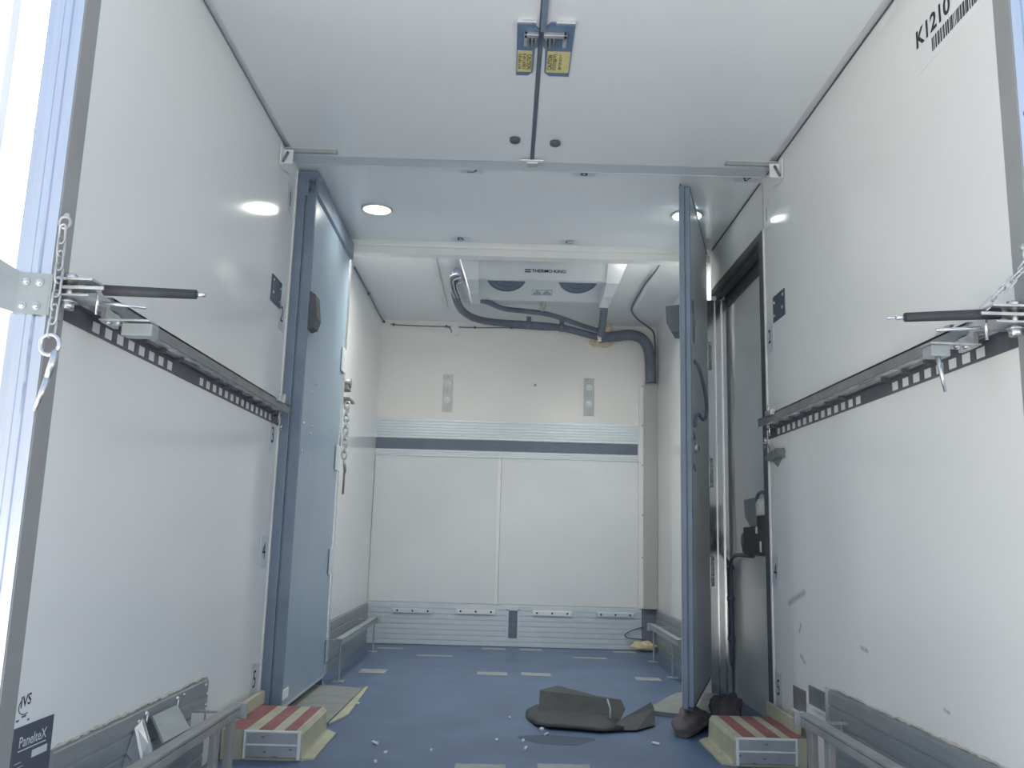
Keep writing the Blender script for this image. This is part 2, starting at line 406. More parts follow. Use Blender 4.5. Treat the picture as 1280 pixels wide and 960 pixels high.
# kick plates (ribbed) along both walls
def ribbed_side(x, sgn, y0, y1, z0, z1, n, th=0.02):
    mb = MB(); h = (z1-z0)/n; P = []
    for i in range(n):
        z = z0+i*h
        P += [(x+sgn*th, y0, z+0.06*h), (x+sgn*th, y0, z+0.86*h), (x+sgn*(th-0.005), y0, z+0.9*h), (x+sgn*(th-0.005), y0, z+h)]
    P += [(x, y0, z1), (x, y0, z0), (x+sgn*th, y0, z0)]
    mb.prism(P, (0, y1-y0, 0)); return mb
struct('baseboard_left', ribbed_side(0, 1, 2.308, 3.46, 0.0, 0.330, 6, 0.014), 'kick_aluminium')
struct('baseboard_right', ribbed_side(W, -1, YP+0.006, 3.49, 0.0, 0.344, 6), 'kick_aluminium')
for nm, x, z, y0 in (('trim_25', 0.004, 0.332, 2.33), ('trim_26', W-0.004, 0.346, 2.14)):
    rnd = random.Random(3); P = [(x, y0+i*(3.45-y0)/60, z+rnd.uniform(-0.003, 0.004)) for i in range(61)]
    struct(nm, MB().tube(P, 0.006, 6, radii=[rnd.uniform(0.0015, 0.0055) for _ in P]), 'old_sealant')
struct('baseboard_left_2', ribbed_side(0, 1, YH+0.08, D-0.02, 0.0, 0.325, 5, 0.012), 'kick_aluminium')
struct('baseboard_right_2', ribbed_side(W, -1, YH+0.08, D-0.02, 0.0, 0.335, 5, 0.012), 'kick_aluminium')

# ================================================================== STOWED BULKHEAD (two halves under the ceiling)
ZB = 2.712
def screw(mb, p, n, r=0.006, h=0.003): mb.dome(p, n, r, h, 10, 3)
def bulkhead(side):
    if side == 'l': x0, x1 = 0.035, 1.196
    else: x0, x1 = 1.212, 2.355
    t = thing('bulkhead_panel', ((x0+x1)/2, 3.08, ZB), 'white bulkhead half stowed flat under the ceiling, %s of the centre seam' % ('left' if side == 'l' else 'right'), 'panel', 'stowed bulkhead halves')
    obj('panel_skin', MB().box(x0, x1, 2.06, 4.045, ZB, H-0.001, 0.004), 'bulkhead_grp', t)
    # the latch plate by the seam with its caution label
    s = -1 if side == 'l' else 1
    e = 1.197 if side == 'l' else 1.211
    o = 1.115 if side == 'l' else 1.325
    P = [(o, 2.85, ZB), (e-(-s)*0+s*0.028, 2.85, ZB), (e, 2.90, ZB), (e, 3.0, ZB), (e+s*0.012, 3.02, ZB), (e+s*0.016, 3.19, ZB), (e+s*0.036, 3.215, ZB), (o, 3.215, ZB)]
    pl = obj('latch_plate', MB().prism(P, (0, 0, -0.006)), 'blue_latch_plate', t, 'blue grey metal latch plate')
    fr = MB()
    fr.box(min(o, o-s*0.07), max(o, o-s*0.07), 2.838, 2.852, ZB-0.014, ZB, 0.002)
    obj('edge_strip', fr, 'bright_zinc', pl)
    q = MB()
    xa, xb = sorted((o-s*0.026, e+s*0.002))
    q.box(xa, xb, 2.905, 2.925, ZB-0.022, ZB-0.006, 0.003)
    q.box(xa, xa+0.014, 2.905, 2.985, ZB-0.022, ZB-0.006, 0.003) if side == 'l' else q.box(xb-0.014, xb, 2.905, 2.985, ZB-0.022, ZB-0.006, 0.003)
    obj('hasp', q, 'galvanised_steel', pl)
    q = MB()
    for i in range(3):
        xx = e+s*(0.008+0.014*i); q.box(min(xx, xx+s*0.008), max(xx, xx+s*0.008), 2.93, 2.99, ZB-0.024, ZB-0.006, 0.002)
    obj('hasp_teeth', q, 'dark_rail', pl)
    la, lb = sorted((o-s*0.004, e+s*0.022))
    lab = obj('caution_label', MB().box(la, lb, 3.035, 3.185, ZB-0.0072, ZB-0.006), 'yellow_label', pl, 'yellow caution label')
    for i in range(3):
        xx = lb-0.011-i*0.0175 if side == 'l' else la+0.013+i*0.020
        yd = (1, 0, 0) if side == 'l' else (-1, 0, 0)
        xd = (0, 1, 0) if side == 'l' else (0, -1, 0)
        if i == 0: tb = text_bm('CAUTION', 0.024, (xx, 3.11, ZB-0.0074), xd, yd, 0.0006, 0.0004)
        else:      # worn lines of small print
            tb = MB(); yy = 3.048+0.004*i
            while yy < 3.165:
                tb.box(xx-0.0065, xx+0.0065*random.choice((0.2, 0.6, 1.0)), yy, yy+0.003, ZB-0.0080, ZB-0.0074); yy += random.choice((0.007, 0.009, 0.012))
        if i == 0: tb.box(xx-0.0125 if side == 'l' else xx+0.0115, xx-0.0115 if side == 'l' else xx+0.0125, 3.05, 3.17, ZB-0.0082, ZB-0.0074)
        obj('lettering', tb, 'black_ink', pl)
    kx, ky = (1.118, 3.79) if side == 'l' else (1.306, 3.812)
    k = MB(); k.cyl((kx, ky, ZB), (kx, ky, ZB-0.012), 0.025, 0.025, 20); k.dome((kx, ky, ZB-0.012), (0, 0, -1), 0.025, 0.010, 20)
    obj('knob', k, 'dark_rubber', t, 'round black knob')
    return t
bl = bulkhead('l'); br = bulkhead('r')
g = MB(); g.prism([(1.1965, 2.06, ZB-0.003), (1.2115, 2.06, ZB-0.003), (1.2115, 4.03, ZB-0.003), (1.1965, 4.03, ZB-0.003)], (0, 0, 0.02))
tag(obj('seam_gasket', g, 'seam_grey', None, None, (1.205, 3.05, ZB)), 'dark rubber strip down the seam between the two stowed bulkhead halves', 'gasket')
tag(obj('seam_strap', MB().box(1.200, 1.221, 2.06, 2.90, ZB-0.012, ZB-0.004, 0.002), 'blue_grey_gasket', None, None, (1.21, 2.45, ZB-0.008)), 'flat grey strap hanging on the seam above the yellow caution labels', 'strap')
# transverse rail the bulkhead runs on, with its support brackets
b = MB(); b.box(0.03, W-0.03, 4.05, 4.165, H-0.016, H, 0.002); b.box(0.03, W-0.03, 4.046, 4.052, H-0.020, H); b.box(0.03, W-0.03, 4.160, 4.166, H-0.018, H)
tag(obj('ceiling_rail', b, 'rail_alu', None, None, (1.2, 4.1, H)), 'pale aluminium rail crossing the ceiling at the edge of the stowed bulkhead', 'rail')
t = thing('seam_catch', (1.205, 4.02, 2.70), 'small zinc catch on the ceiling rail at the end of the centre seam', 'catch')
obj('plate', MB().box(1.145, 1.262, 3.99, 4.012, 2.698, 2.706, 0.002), 'bright_zinc', t); obj('keeper', MB().box(1.178, 1.232, 4.012, 4.065, 2.692, 2.708, 0.003), 'galvanised_steel', t)
for side in 'lr':
    s = 1 if side == 'l' else -1; X0 = 0 if side == 'l' else W
    t = thing('support_bracket', (X0+s*0.1, 3.98, 2.70), 'galvanised angle bracket at the %s end of the ceiling rail' % ('left' if side == 'l' else 'right'), 'bracket', 'ceiling rail end brackets')
    xa, xb = sorted((X0+s*0.004, X0+s*0.255))
    q = MB().box(xa, xb, 3.955, 3.962, 2.690, 2.709, 0.001); q.box(xa, xb, 3.962, 4.0, 2.703, 2.709, 0.001)
    obj('angle', q, 'grey_plate', t)
    obj('angle_lit_edge', MB().box(xa, xb, 3.950, 3.956, 2.709, 2.7105), 'white_trim', t)  # white strip stands in for light caught along the angle's edge
    xa, xb = sorted((X0+s*0.001, X0+s*0.055))
    q = MB().prism([(X0+s*0.003, 3.89, 2.70), (X0+s*0.003, 4.13, 2.70), (X0+s*0.003, 4.13, 2.655), (X0+s*0.003, 4.06, 2.625), (X0+s*0.003, 3.96, 2.60), (X0+s*0.003, 3.89, 2.60)], (s*0.006, 0, 0))
    q.box(xa, xb, 3.93, 3.936, 2.62, 2.69)
    obj('wall_plate', q, 'bulkhead_grp', t)
    obj('peg', MB().cyl((X0+s*0.03, 3.93, 2.675), (X0+s*0.03, 3.86, 2.60), 0.007, n=10), 'dark_rail', t)

# ================================================================== CEILING LAMPS
def downlight(x, y, label, watts):
    t = thing('ceiling_downlight', (x, y, H), label, 'lamp', 'round ceiling lamps')
    bz = MB(); bz.tube([(x+0.086*math.cos(a), y+0.086*math.sin(a), H-0.004) for a in [2*PI*i/32 for i in range(32)]], 0.008, 8, True)
    obj('bezel', bz, 'lamp_bezel', t)
    obj('lens', MB().dome((x, y, H-0.002), (0, 0, -1), 0.080, 0.012, 28, 5), 'lamp_lens', t, 'glowing frosted lens')
    ld = bpy.data.lights.new('bulb', 'AREA'); ld.shape = 'DISK'; ld.size = 0.15; ld.energy = watts; ld.color = (1.0, 0.985, 0.93); ld.spread = 2.9
    lo = bpy.data.objects.new('bulb', ld); link(lo); lo.parent = t; lo.location = (0, 0, -0.02)
LAMP_W = 1.0
downlight(0.33, 4.79, 'lit round ceiling lamp near the left door leaf', LAMP_W)
downlight(2.115, 4.745, 'lit round ceiling lamp half hidden behind the top of the right door leaf', LAMP_W)
# unseen lamps added behind the door head to brighten the front compartment
downlight(0.50, 5.49, 'unseen added fill lamp behind the left part of the inner door head', 8.5)
downlight(1.95, 5.49, 'unseen added fill lamp behind the right part of the inner door head', 8.5)

# ================================================================== INNER DOOR LEAVES
def leaf(side):
    left = side == 'l'
    if left: hinge, free, th = Vector((0.095, YH-0.005, 0)), Vector((0.10, 4.255, 0)), 0.115
    else: hinge, free, th = Vector((2.362, YH-0.005, 0)), Vector((2.026, 4.255, 0)), 0.056
    u = (free-hinge); L = u.length; u.normalize()
    nrm = Vector((-u.y, u.x, 0)) if False else (Vector((1, 0, 0)) if left else Vector((0.955, -0.297, 0)))
    if left: nrm = Vector((1, 0.004, 0)).normalized()
    else: nrm = Vector((-u.y, u.x, 0)); 
    if nrm.x < 0: nrm = -nrm
    def xf(): return Matrix(((u.x, nrm.x, 0, hinge.x), (u.y, nrm.y, 0, hinge.y), (0, 0, 1, 0), (0, 0, 0, 1)))
    X = xf()
    z0, z1 = (0.075, 2.715) if left else (0.125, 2.712)
    lab = ('blue grey insulated door leaf standing open against the left wall' if left else 'dark grey insulated door leaf standing open on the right, edge towards us')
    t = thing('door_leaf', tuple(hinge), lab, 'door', 'inner door leaves')
    B = lambda a0, a1, n0, n1, c0, c1, bev=0.0: MB().box(a0, a1, n0, n1, c0, c1, bev, X)
    ztop = 2.59 if left else 2.69
    obj('leaf_skin', B(0.03, L-0.012, -th, 0, z0, ztop if left else z1-0.02, 0.004), 'blue_grey_door_skin' if left else 'grey_door_skin_lifted', t)
    # rubber seal round the leaf: free edge profile and top
    q = B(L-0.016, L+0.004, -th+0.004, -th*0.45, z0-0.01, z1-(0.02 if left else 0), 0.006); q.merge(B(L-0.03, L, -th*0.40, 0.002, z0, z1-0.02, 0.006).bm)
    obj('edge_seal', q, 'blue_grey_gasket', t)
    if left:
        q = MB(); q.prism([(0.0, 0.0, 2.59), (0.0, 0.014, 2.60), (0.0, 0.012, 2.70), (0.0, -0.0, 2.722), (0.0, -th, 2.722), (0.0, -th, 2.59)], (L, 0, 0)); q.bake(X)
        obj('top_seal', q, 'blue_grey_gasket', t)
    else:
        obj('top_seal', B(0.02, L-0.02, -th+0.006, 0.004, z1-0.024, z1, 0.006), 'blue_grey_gasket', t)
        q = MB().tube([X @ Vector((L-0.006, -th+0.006, z1-0.02)), X @ Vector((L+0.004, -th+0.012, z1+0.008)), X @ Vector((L-0.004, -th+0.022, z1-0.012))], 0.006, 6)
        obj('torn_seal', q, 'dark_rubber', t, 'torn end of rubber seal')
    obj('bottom_seal', B(0.03, L-0.02, -th+0.01, -0.004, z0-0.02, z0+0.004, 0.003), 'ribbed_aluminium' if left else 'dark_rubber', t)
    if left:
        obj('edge_strip', B(-0.012, 0.045, -0.01, 0.005, z0, 2.60, 0.002), 'bright_zinc', t)
        for zc in (1.93, 1.33, 0.72):
            h = B(0.012, 0.135, 0.003, 0.010, zc-0.075, zc+0.075, 0.002); obj('hinge', h, 'rail_alu', t)
        obj('hinge', B(0.01, 0.07, 0.003, 0.012, 0.14, 0.27, 0.002), 'galvanised_steel', t)
        q = MB(); q.prism([(L-0.012, 0.0, 2.09), (L-0.012, 0.03, 2.07), (L-0.016, 0.045, 1.95), (L-0.016, 0.03, 1.90), (L-0.016, 0, 1.89)], (-0.10, 0, 0)); q.bake(X)
        obj('handle_housing', q, 'dark_rubber', t, 'black moulded handle housing')
        q = MB(); q.box(L-0.20, L-0.135, 0, 0.004, 1.905, 1.985, 0.001, X); obj('yellow_tag', q, 'yellow_label', t, 'small yellow tag beside the handle')
        q = MB()
        for a, z in ((L-0.21, 1.60), (L-0.3, 1.66), (L-0.24, 1.385), (L-0.24, 1.245), (L-0.07, 1.42), (L-0.07, 1.28), (L-0.27, 1.43)):
            q = MB(); screw(q, X @ Vector((a, 0, z)), nrm, 0.010, 0.005); obj('screw', q, 'bright_zinc', t)
        obj('vent_plate', B(L-0.125, L-0.02, 0, 0.006, 0.105, 0.150, 0.002), 'white_trim', t, 'small white slotted plate at the foot')
    else:
        for zc in (2.04, 1.31, 0.72):
            q = MB()
            for i in range(6):
                q.cyl(X @ Vector((-0.004, 0.012, zc-0.09+i*0.03)), X @ Vector((-0.004, 0.012, zc-0.064+i*0.03)), 0.010, n=10)
            q.merge(B(0.0, 0.035, 0, 0.006, zc-0.09, zc+0.09).bm)
            obj('hinge', q, 'galvanised_steel', t)
        q = MB().tube(smooth_path([X @ Vector(p) for p in ((L-0.14, 0.004, 1.81), (L-0.15, 0.03, 1.76), (L-0.30, 0.045, 1.66), (L-0.37, 0.045, 1.57), (L-0.33, 0.03, 1.525), (L-0.14, 0.02, 1.53), (L-0.13, 0.004, 1.46))]), 0.009, 8)
        obj('pull_cable', q, 'black_hose', t, 'hooked black pull cable')
        q = MB().cyl(X @ Vector((L-0.13, 0, 1.355)), X @ Vector((L-0.13, 0.018, 1.355)), 0.026, n=6); q.cyl(X @ Vector((L-0.13, 0.018, 1.355)), X @ Vector((L-0.13, 0.022, 1.355)), 0.020, n=16)
        obj('lock_rosette', q, 'galvanised_steel', t, 'six sided steel lock rosette')
        obj('lock_core', MB().cyl(X @ Vector((L-0.13, 0.02, 1.355)), X @ Vector((L-0.13, 0.025, 1.355)), 0.013, n=16), 'black_paint', t)
        for z in (1.43, 1.27): obj('lock_tab', MB().tube([X @ Vector((L-0.09, 0.002, z)), X @ Vector((L-0.13, 0.006, z-0.03))], 0.005, 6), 'dark_rail', t)
        q = MB(); q.tube([X @ Vector((L-0.11, 0.002, 2.12)), X @ Vector((L-0.10, 0.01, 2.02)), X @ Vector((L-0.14, 0.004, 1.90))], 0.005, 6)
        obj('scratched_latch', q, 'dark_rail', t)
        q = MB(); q.prism([(L-0.05, -th, 2.085), (L-0.05, -th-0.075, 2.08), (L-0.05, -th-0.07, 1.99), (L-0.05, -th-0.045, 1.945), (L-0.05, -th, 1.94)], (-0.16, 0, 0)); q.bake(X)
        obj('handle_housing', q, 'dark_rubber', t, 'dark moulded handle housing')
    return t
leaf('l'); leaf('r')

# ================================================================== LOAD TRACKS AND SWING BEAMS ON THE SIDE WALLS
def mirror(side, v): return v if side == 'l' else W-v
def sbox(side, x0, x1, y0, y1, z0, z1, bev=0.0):
    a, c = sorted((mirror(side, x0), mirror(side, x1))); return MB().box(a, c, y0, y1, z0, z1, bev)
def track(side):
    mb = MB()
    def add(*a): mb.merge(sbox(side, *a).bm)
    z0, z1, h0, h1 = 1.390, 1.440, 1.397, 1.427
    add(0.0, 0.004, YP+0.006, YE-0.02, z0, h0); add(0.0, 0.004, YP+0.006, YE-0.02, h1, z1); add(0.0, 0.02, YP+0.006, YE-0.02, z1-0.003, z1)
    holes = [2.30+0.075*i for i in range(8)]+[3.13+0.072*i for i in range(14)]
    y = YP+0.006
    for hy in holes:
        add(0.0, 0.004, y, hy-0.025, h0, h1); y = hy+0.025
    add(0.0, 0.004, y, YE-0.02, h0, h1)
    for hy in holes[1::2]: add(0.004, 0.030, hy+0.030, hy+0.042, 1.430, 1.446)
    o = obj('load_track', mb, 'dark_track', None, None, (mirror(side, 0.006), 3.18, 1.42))
    tag(o, 'dark perforated load track with square holes along the %s wall' % ('left' if side == 'l' else 'right'), 'rail', 'wall load tracks')
    bo = MB(); bo.dome((mirror(side, 0.012), YE-0.005, 1.375), (0, 0, -1), 0.014, 0.008); bo.cyl((mirror(side, 0.012), YE-0.005, 1.375), (mirror(side, 0.012), YE-0.005, 1.40), 0.008, n=10)
    obj('end_bolt', bo, 'bright_zinc', o)
track('l'); track('r')
def beam(side):
    t = thing('swing_beam', (mirror(side, 0.03), 2.1, 1.44), 'long grey swing beam folded along the %s wall above the perforated track' % ('left' if side == 'l' else 'right'), 'beam', 'folded swing beams')
    def S(*a): return sbox(side, *a)
    b = S(0.056, 0.062, 2.25, 4.195, 1.4455, 1.484, 0.0015); b.merge(S(0.014, 0.062, 2.25, 4.195, 1.478, 1.484).bm)
    obj('beam_channel', b, 'dark_rail', t)
    b = S(0.016, 0.056, 2.25, 4.15, 1.449, 1.462)
    for i in range(13): b.merge(S(0.02, 0.052, 2.33+i*0.14, 2.40+i*0.14, 1.4465, 1.449, 0.001).bm)
    obj('beam_lining', b, 'mottled_lining', t, 'mottled galvanised underside')
    # pivot end at the post
    b = S(-0.0, 0.10, 2.052, 2.16, 1.474, 1.480, 0.001); b.merge(S(0.0, 0.095, 2.052, 2.15, 1.434, 1.439, 0.001).bm)
    obj('pivot_bracket', b, 'galvanised_steel', t)
    x = mirror(side, 0.028); b = MB().cyl((x, 2.09, 1.415), (x, 2.09, 1.492), 0.009, n=12); b.cyl((x, 2.09, 1.484), (x, 2.09, 1.497), 0.016, n=6); b.cyl((x, 2.09, 1.408), (x, 2.09, 1.428), 0.016, n=6); b.cyl((x, 2.09, 1.425), (x, 2.09, 1.429), 0.021, n=14)
    obj('pivot_bolt', b, 'bright_zinc', t)
    b = S(0.015, 0.125, 2.062, 2.10, 1.454, 1.462, 0.001); b.merge(S(0.03, 0.058, 2.10, 2.27, 1.45, 1.476).bm)
    if side == 'l': b.merge(S(0.115, 0.17, 2.072, 2.09, 1.450, 1.464).bm)
    obj('lever_bar', b, 'galvanised_steel', t)
    p = [(mirror(side, v), 2.081, z) for v, z in (((0.118, 1.457), (0.345, 1.453)) if side == 'l' else ((0.070, 1.462), (0.305, 1.446)))]
    g = MB().cyl(p[0], p[1], 0.0135, 0.0115, 18); obj('grip', g, 'black_grip_rubber', t, 'black rubber hand grip')
    d = (Vector(p[1])-Vector(p[0])).normalized()
    g = MB().cyl(p[1], Vector(p[1])+d*0.022, 0.006, n=10)
    if side == 'r': g.cyl(Vector(p[1])+d*0.022, Vector(p[1])+d*0.045, 0.0035, n=8)
    obj('lever_tip', g, 'bright_zinc', t)
    b = MB().cyl((mirror(side, 0.085), 2.12, 1.436), (mirror(side, 0.20), 2.14, 1.431), 0.0045, n=8); b.cyl((mirror(side, 0.095), 2.10, 1.400), (mirror(side, 0.095), 2.10, 1.478), 0.004, n=8); obj('spring_pin', b, 'bright_zinc', t)
    # latch block under the beam near the pivot
    b = S(0.115, 0.195, 2.20, 2.245, 1.372, 1.405, 0.003) if side == 'l' else S(0.135, 0.185, 2.20, 2.25, 1.378, 1.408, 0.003)
    obj('latch_block', b, 'grey_plate', t)
    b = S(0.058, 0.19, 2.19, 2.25, 1.408, 1.413, 0.001); b.merge(S(0.05, 0.062, 2.22, 2.30, 1.41, 1.45).bm); obj('latch_arm', b, 'galvanised_steel', t)
    b = MB()
    for v in ((0.075, 0.10) if side == 'l' else (0.085, 0.11)): b.dome((mirror(side, v), 2.215, 1.408), (0, 0, -1), 0.010, 0.008)
    obj('latch_bolts', b, 'bright_zinc', t)
    if side == 'r':
        b = MB().cyl((mirror(side, 0.165), 2.21, 1.38), (mirror(side, 0.150), 2.21, 1.285), 0.007, 0.004, 10); obj('latch_rod', b, 'bright_zinc', t)
    # keeper at the far end
    b = S(0.062, 0.075, 3.88, 4.05, 1.462, 1.492, 0.002) if False else S(0.055, 0.080, 3.93, 4.02, 1.470, 1.496, 0.003)
    obj('keeper', b, 'galvanised_steel', t)
    yk = 4.035 if side == 'l' else 3.985
    obj('keeper_peg', MB().cyl((mirror(side, 0.07), yk, 1.475), (mirror(side, 0.07), yk, 1.520), 0.008, n=10), 'bright_zinc', t)
    b = MB().cyl((mirror(side, 0.035), 4.10, 1.392), (mirror(side, 0.035), 4.10, 1.448), 0.004, n=8); b.merge(S(0.02, 0.06, 4.05, 4.12, 1.444, 1.448).bm); obj('end_pin', b, 'bright_zinc', t)
    if side == 'r': b = MB().prism([(mirror(side, 0.063), 2.35, 1.484), (mirror(side, 0.063), 2.33, 1.497), (mirror(side, 0.063), 2.37, 1.5), (mirror(side, 0.063), 2.43, 1.484)], (0.01, 0, 0)); obj('cam_lug', b, 'galvanised_steel', t)
beam('l'); beam('r')

# ================================================================== CHAINS AND HINGE BRACKET ON THE REAR POSTS
def chain(t, pts, n, L, Wd, r):
    P = [Vector(p) for p in pts]
    seg = [(P[i+1]-P[i]).length for i in range(len(P)-1)]; tot = sum(seg)
    for k in range(n):
        s = (k+0.5)/n*tot; i = 0
        while i < len(seg)-1 and s > seg[i]: s -= seg[i]; i += 1
        d = (P[i+1]-P[i]).normalized(); c = P[i]+d*s
        side = XP if abs(d.x) < 0.5 else ZP
        side = (side-d*side.dot(d)).normalized(); oth = d.cross(side)
        sd = side*0.92+oth*0.38 if k % 2 == 0 else oth*0.92-side*0.38
        obj('chain_link', MB().tube(stadium(c, d, sd, L, Wd), r, 8, True), 'galvanised_steel', t)
t = thing('safety_chain', (0.02, 2.035, 1.61), 'zinc safety chain with a hanging pin, on the left rear post', 'chain', 'post safety chains')
e = MB().tube(stadium((0.022, 2.043, 1.615), ZP, XP, 0.03, 0.026), 0.004, 8, True); e.dome((0.022, 2.05, 1.635), (0, -1, 0), 0.008, 0.008); obj('eye', e, 'galvanised_steel', t)
chain(t, [(0.022, 2.036, 1.60), (0.030, 2.03, 1.45), (0.028, 2.03, 1.33)], 8, 0.050, 0.020, 0.0028)
e = MB().tube(stadium((0.030, 2.026, 1.305), ZP, XP, 0.05, 0.044), 0.0055, 10, True); obj('pin_ring', e, 'bright_zinc', t)
e = MB().cyl((0.046, 2.026, 1.292), (0.034, 2.026, 1.225), 0.0085, 0.008, 12); e.cyl((0.034, 2.026, 1.225), (0.014, 2.026, 1.150), 0.008, 0.005, 12); e.dome((0.014, 2.026, 1.150), (-0.25, 0, -1), 0.005, 0.006); obj('locking_pin', e, 'bright_zinc', t, 'tapered steel locking pin')
t = thing('safety_chain', (2.40, 2.05, 1.62), 'zinc safety chain running from the right rear post down to the swing beam', 'chain', 'post safety chains')
e = MB().tube(stadium((2.394, 2.046, 1.606), ZP, XP, 0.034, 0.026), 0.004, 8, True); e.dome((2.392, 2.06, 1.628), (-0.6, -1, 0.2), 0.012, 0.010); obj('eye', e, 'galvanised_steel', t)
chain(t, [(2.394, 2.045, 1.592), (2.375, 2.05, 1.565), (2.29, 2.076, 1.474)], 5, 0.047, 0.019, 0.0023)
t = thing('hinge_bracket', (-0.03, 2.05, 1.45), 'bolted steel hinge bracket joining the left rear post to the opened rear door', 'bracket')
b = MB().prism([(-0.072, 2.041, 1.385), (0.005, 2.041, 1.381), (0.005, 2.041, 1.483), (-0.072, 2.041, 1.487)], (0, 0.009, 0)); b.box(0.0045, 0.010, 2.041, 2.10, 1.381, 1.483)
obj('post_plate', b, 'grey_plate', t)
b = MB().prism([(-0.072, 2.041, 1.385), (-0.072, 2.041, 1.487), (-0.135, 2.0, 1.525), (-0.135, 2.0, 1.400)], (0.002, 0.008, 0)); obj('hinge_arm', b, 'grey_plate', t)
for x, z in ((-0.053, 1.462), (-0.020, 1.460), (-0.056, 1.402), (-0.022, 1.401)):
    b = MB().cyl((x, 2.041, z), (x, 2.038, z), 0.0095, n=16); b.dome((x, 2.038, z), (0, -1, 0), 0.0075, 0.006); obj('bolt', b, 'bright_zinc', t)
b = MB().dome((2.418, 2.052, 1.985), (0, -1, 0), 0.006, 0.005); tag(obj('post_screw', b, 'dark_rail', None, None, (2.418, 2.05, 1.985)), 'dark screw head high on the right rear post', 'screw')

# ================================================================== THINGS ON THE SIDE WALLS
def wallplate(side):
    t = thing('screw_plate', (mirror(side, 0.0), 4.01, 2.005), 'square black plate with four screws on the %s wall' % ('left' if side == 'l' else 'right'), 'plate', 'black screw plates')
    obj('plate', sbox(side, 0.0, 0.006, 3.925, 4.095, 1.943, 2.07, 0.002), 'slate_badge', t)
    n = (1, 0, 0) if side == 'l' else (-1, 0, 0)
    for y, z in ((3.945, 2.045), (4.07, 2.035), (3.95, 1.985), (4.072, 1.972)):
        m_ = MB(); screw(m_, (mirror(side, 0.006), y, z), n, 0.009, 0.004); obj('screw', m_, 'bright_zinc', t)
wallplate('l'); wallplate('r')
def number(side, ch, y, z, size=0.10, tilt=0.0):
    wall = 'left' if side == 'l' else 'right'
    xd = Vector((0, 1, 0)) if side == 'l' else Vector((0, -1, 0))
    eps = mirror(side, 0.0); n = 1 if side == 'l' else -1
    a, c = sorted((eps, eps+n*0.0012))
    o = obj('number_sticker', MB().box(a, c, y-0.055, y+0.055, z-0.075, z+0.075), 'clear_sticker', None, None, (eps, y, z))
    tag(o, 'clear sticker with a black number %s at the far edge of the %s wall' % (ch, wall), 'sticker', 'wall number stickers')
    obj('digit', text_bm(ch, size, (eps+n*0.0012, y, z), xd, ZP, 0.0008), 'black_ink', o)
for ch, z in (('1', 2.52), ('2', 1.89), ('4', 0.76), ('5', 0.235)): number('r', ch, 4.172, z)
for ch, z in (('1', 2.52), ('2', 1.925), ('3', 1.332), ('4', 0.79), ('5', 0.215)): number('l', ch, 4.14, z, 0.11)
for ch, x, y, flip in (('C', 0.90, 4.205, 1), ('B', 1.477, 4.205, 1), ('A', 2.315, 4.215, 1), ('B', 0.79, 5.265, 0), ('C', 1.479, 5.265, 0)):
    o = obj('letter_sticker', MB().box(x-0.06, x+0.06, y-0.04 if not flip else y-0.03, y+0.045, H-0.0012, H-0.0002), 'clear_sticker', None, None, (x, y, H))
    tag(o, 'clear sticker with an upside-down letter %s on the ceiling beside the rail' % ch if flip else 'clear sticker with a letter %s on the ceiling in front of the inner door head' % ch, 'sticker', 'ceiling letter stickers')
    xd, yd = ((-1, 0, 0), (0, 1, 0)) if flip else ((1, 0, 0), (0, -1, 0))
    obj('letter', text_bm(ch, 0.085, (x, y, H-0.0012), xd, yd, 0.0008), 'black_ink', o)
# bar code sticker high on the right wall
t = thing('barcode_sticker', (W, 2.4, 2.46), 'white sticker with large black code K12 and bar code high on the right wall', 'sticker')
obj('sheet', MB().box(W-0.001, W, 2.10, 2.56, 2.37, 2.53), 'white_grp', t)
obj('lettering', text_bm('K1210', 0.082, (W-0.001, 2.555, 2.485), (0, -1, 0), ZP, 0.001, 0.002, 'LEFT'), 'black_ink', t)
q = MB(); y = 2.455
while y > 2.12:
    w = random.choice((0.002, 0.003, 0.005, 0.007)); q.box(W-0.002, W-0.0012, y-w, y, 2.395, 2.44); y -= w+random.choice((0.003, 0.005, 0.007))
obj('bars', q, 'black_ink', t)
# maker stickers low on the left wall by the post
t = thing('maker_sticker', (0, 2.165, 0.445), 'small white maker sticker with blue logo low on the left wall by the rear post', 'sticker')
obj('sheet', MB().box(0, 0.001, 2.128, 2.205, 0.39, 0.495), 'white_grp', t)
obj('logo', text_bm('IVS', 0.036, (0.001, 2.166, 0.473), (0, 1, 0.1), ZP, 0.0006, 0.0006), 'black_ink', t)
sw = MB().tube([(0.0016, 2.166+0.030*math.cos(a), 0.462+0.019*math.sin(a)) for a in [PI*0.75+i*PI*0.11 for i in range(9)]], 0.0014, 6); obj('logo_swoosh', sw, 'blue_grey_ink', t)
q = MB()
for i in range(7): q.box(0.001, 0.0016, 2.135+i*0.009, 2.139+i*0.009, 0.405-0.0, 0.413)
for yy, zz, ww in ((2.132, 0.43, 0.012), (2.155, 0.436, 0.018), (2.182, 0.425, 0.008)): q.box(0.001, 0.0016, yy, yy+ww, zz, zz+0.005)
obj('small_print', q, 'blue_grey_ink', t)
t = thing('maker_badge', (0, 2.215, 0.37), 'dark slate maker badge with grey lettering at the foot of the left wall', 'badge')
obj('badge_plate', MB().box(0.0005, 0.004, 2.128, 2.306, 0.285, 0.417, 0.001), 'slate_badge', t)
obj('lettering', text_bm('PanelteX', 0.034, (0.004, 2.212, 0.380), (0, 1, 0), ZP, 0.0006, 0.0004), 'clear_sticker', t)
q = MB().box(0.004, 0.0046, 2.15, 2.275, 0.3605, 0.363); q.box(0.004, 0.0046, 2.215, 2.285, 0.335, 0.352)
for i in range(4): q.box(0.004, 0.0045, 2.14, 2.20-0.01*i, 0.305+i*0.010, 0.3065+i*0.010)
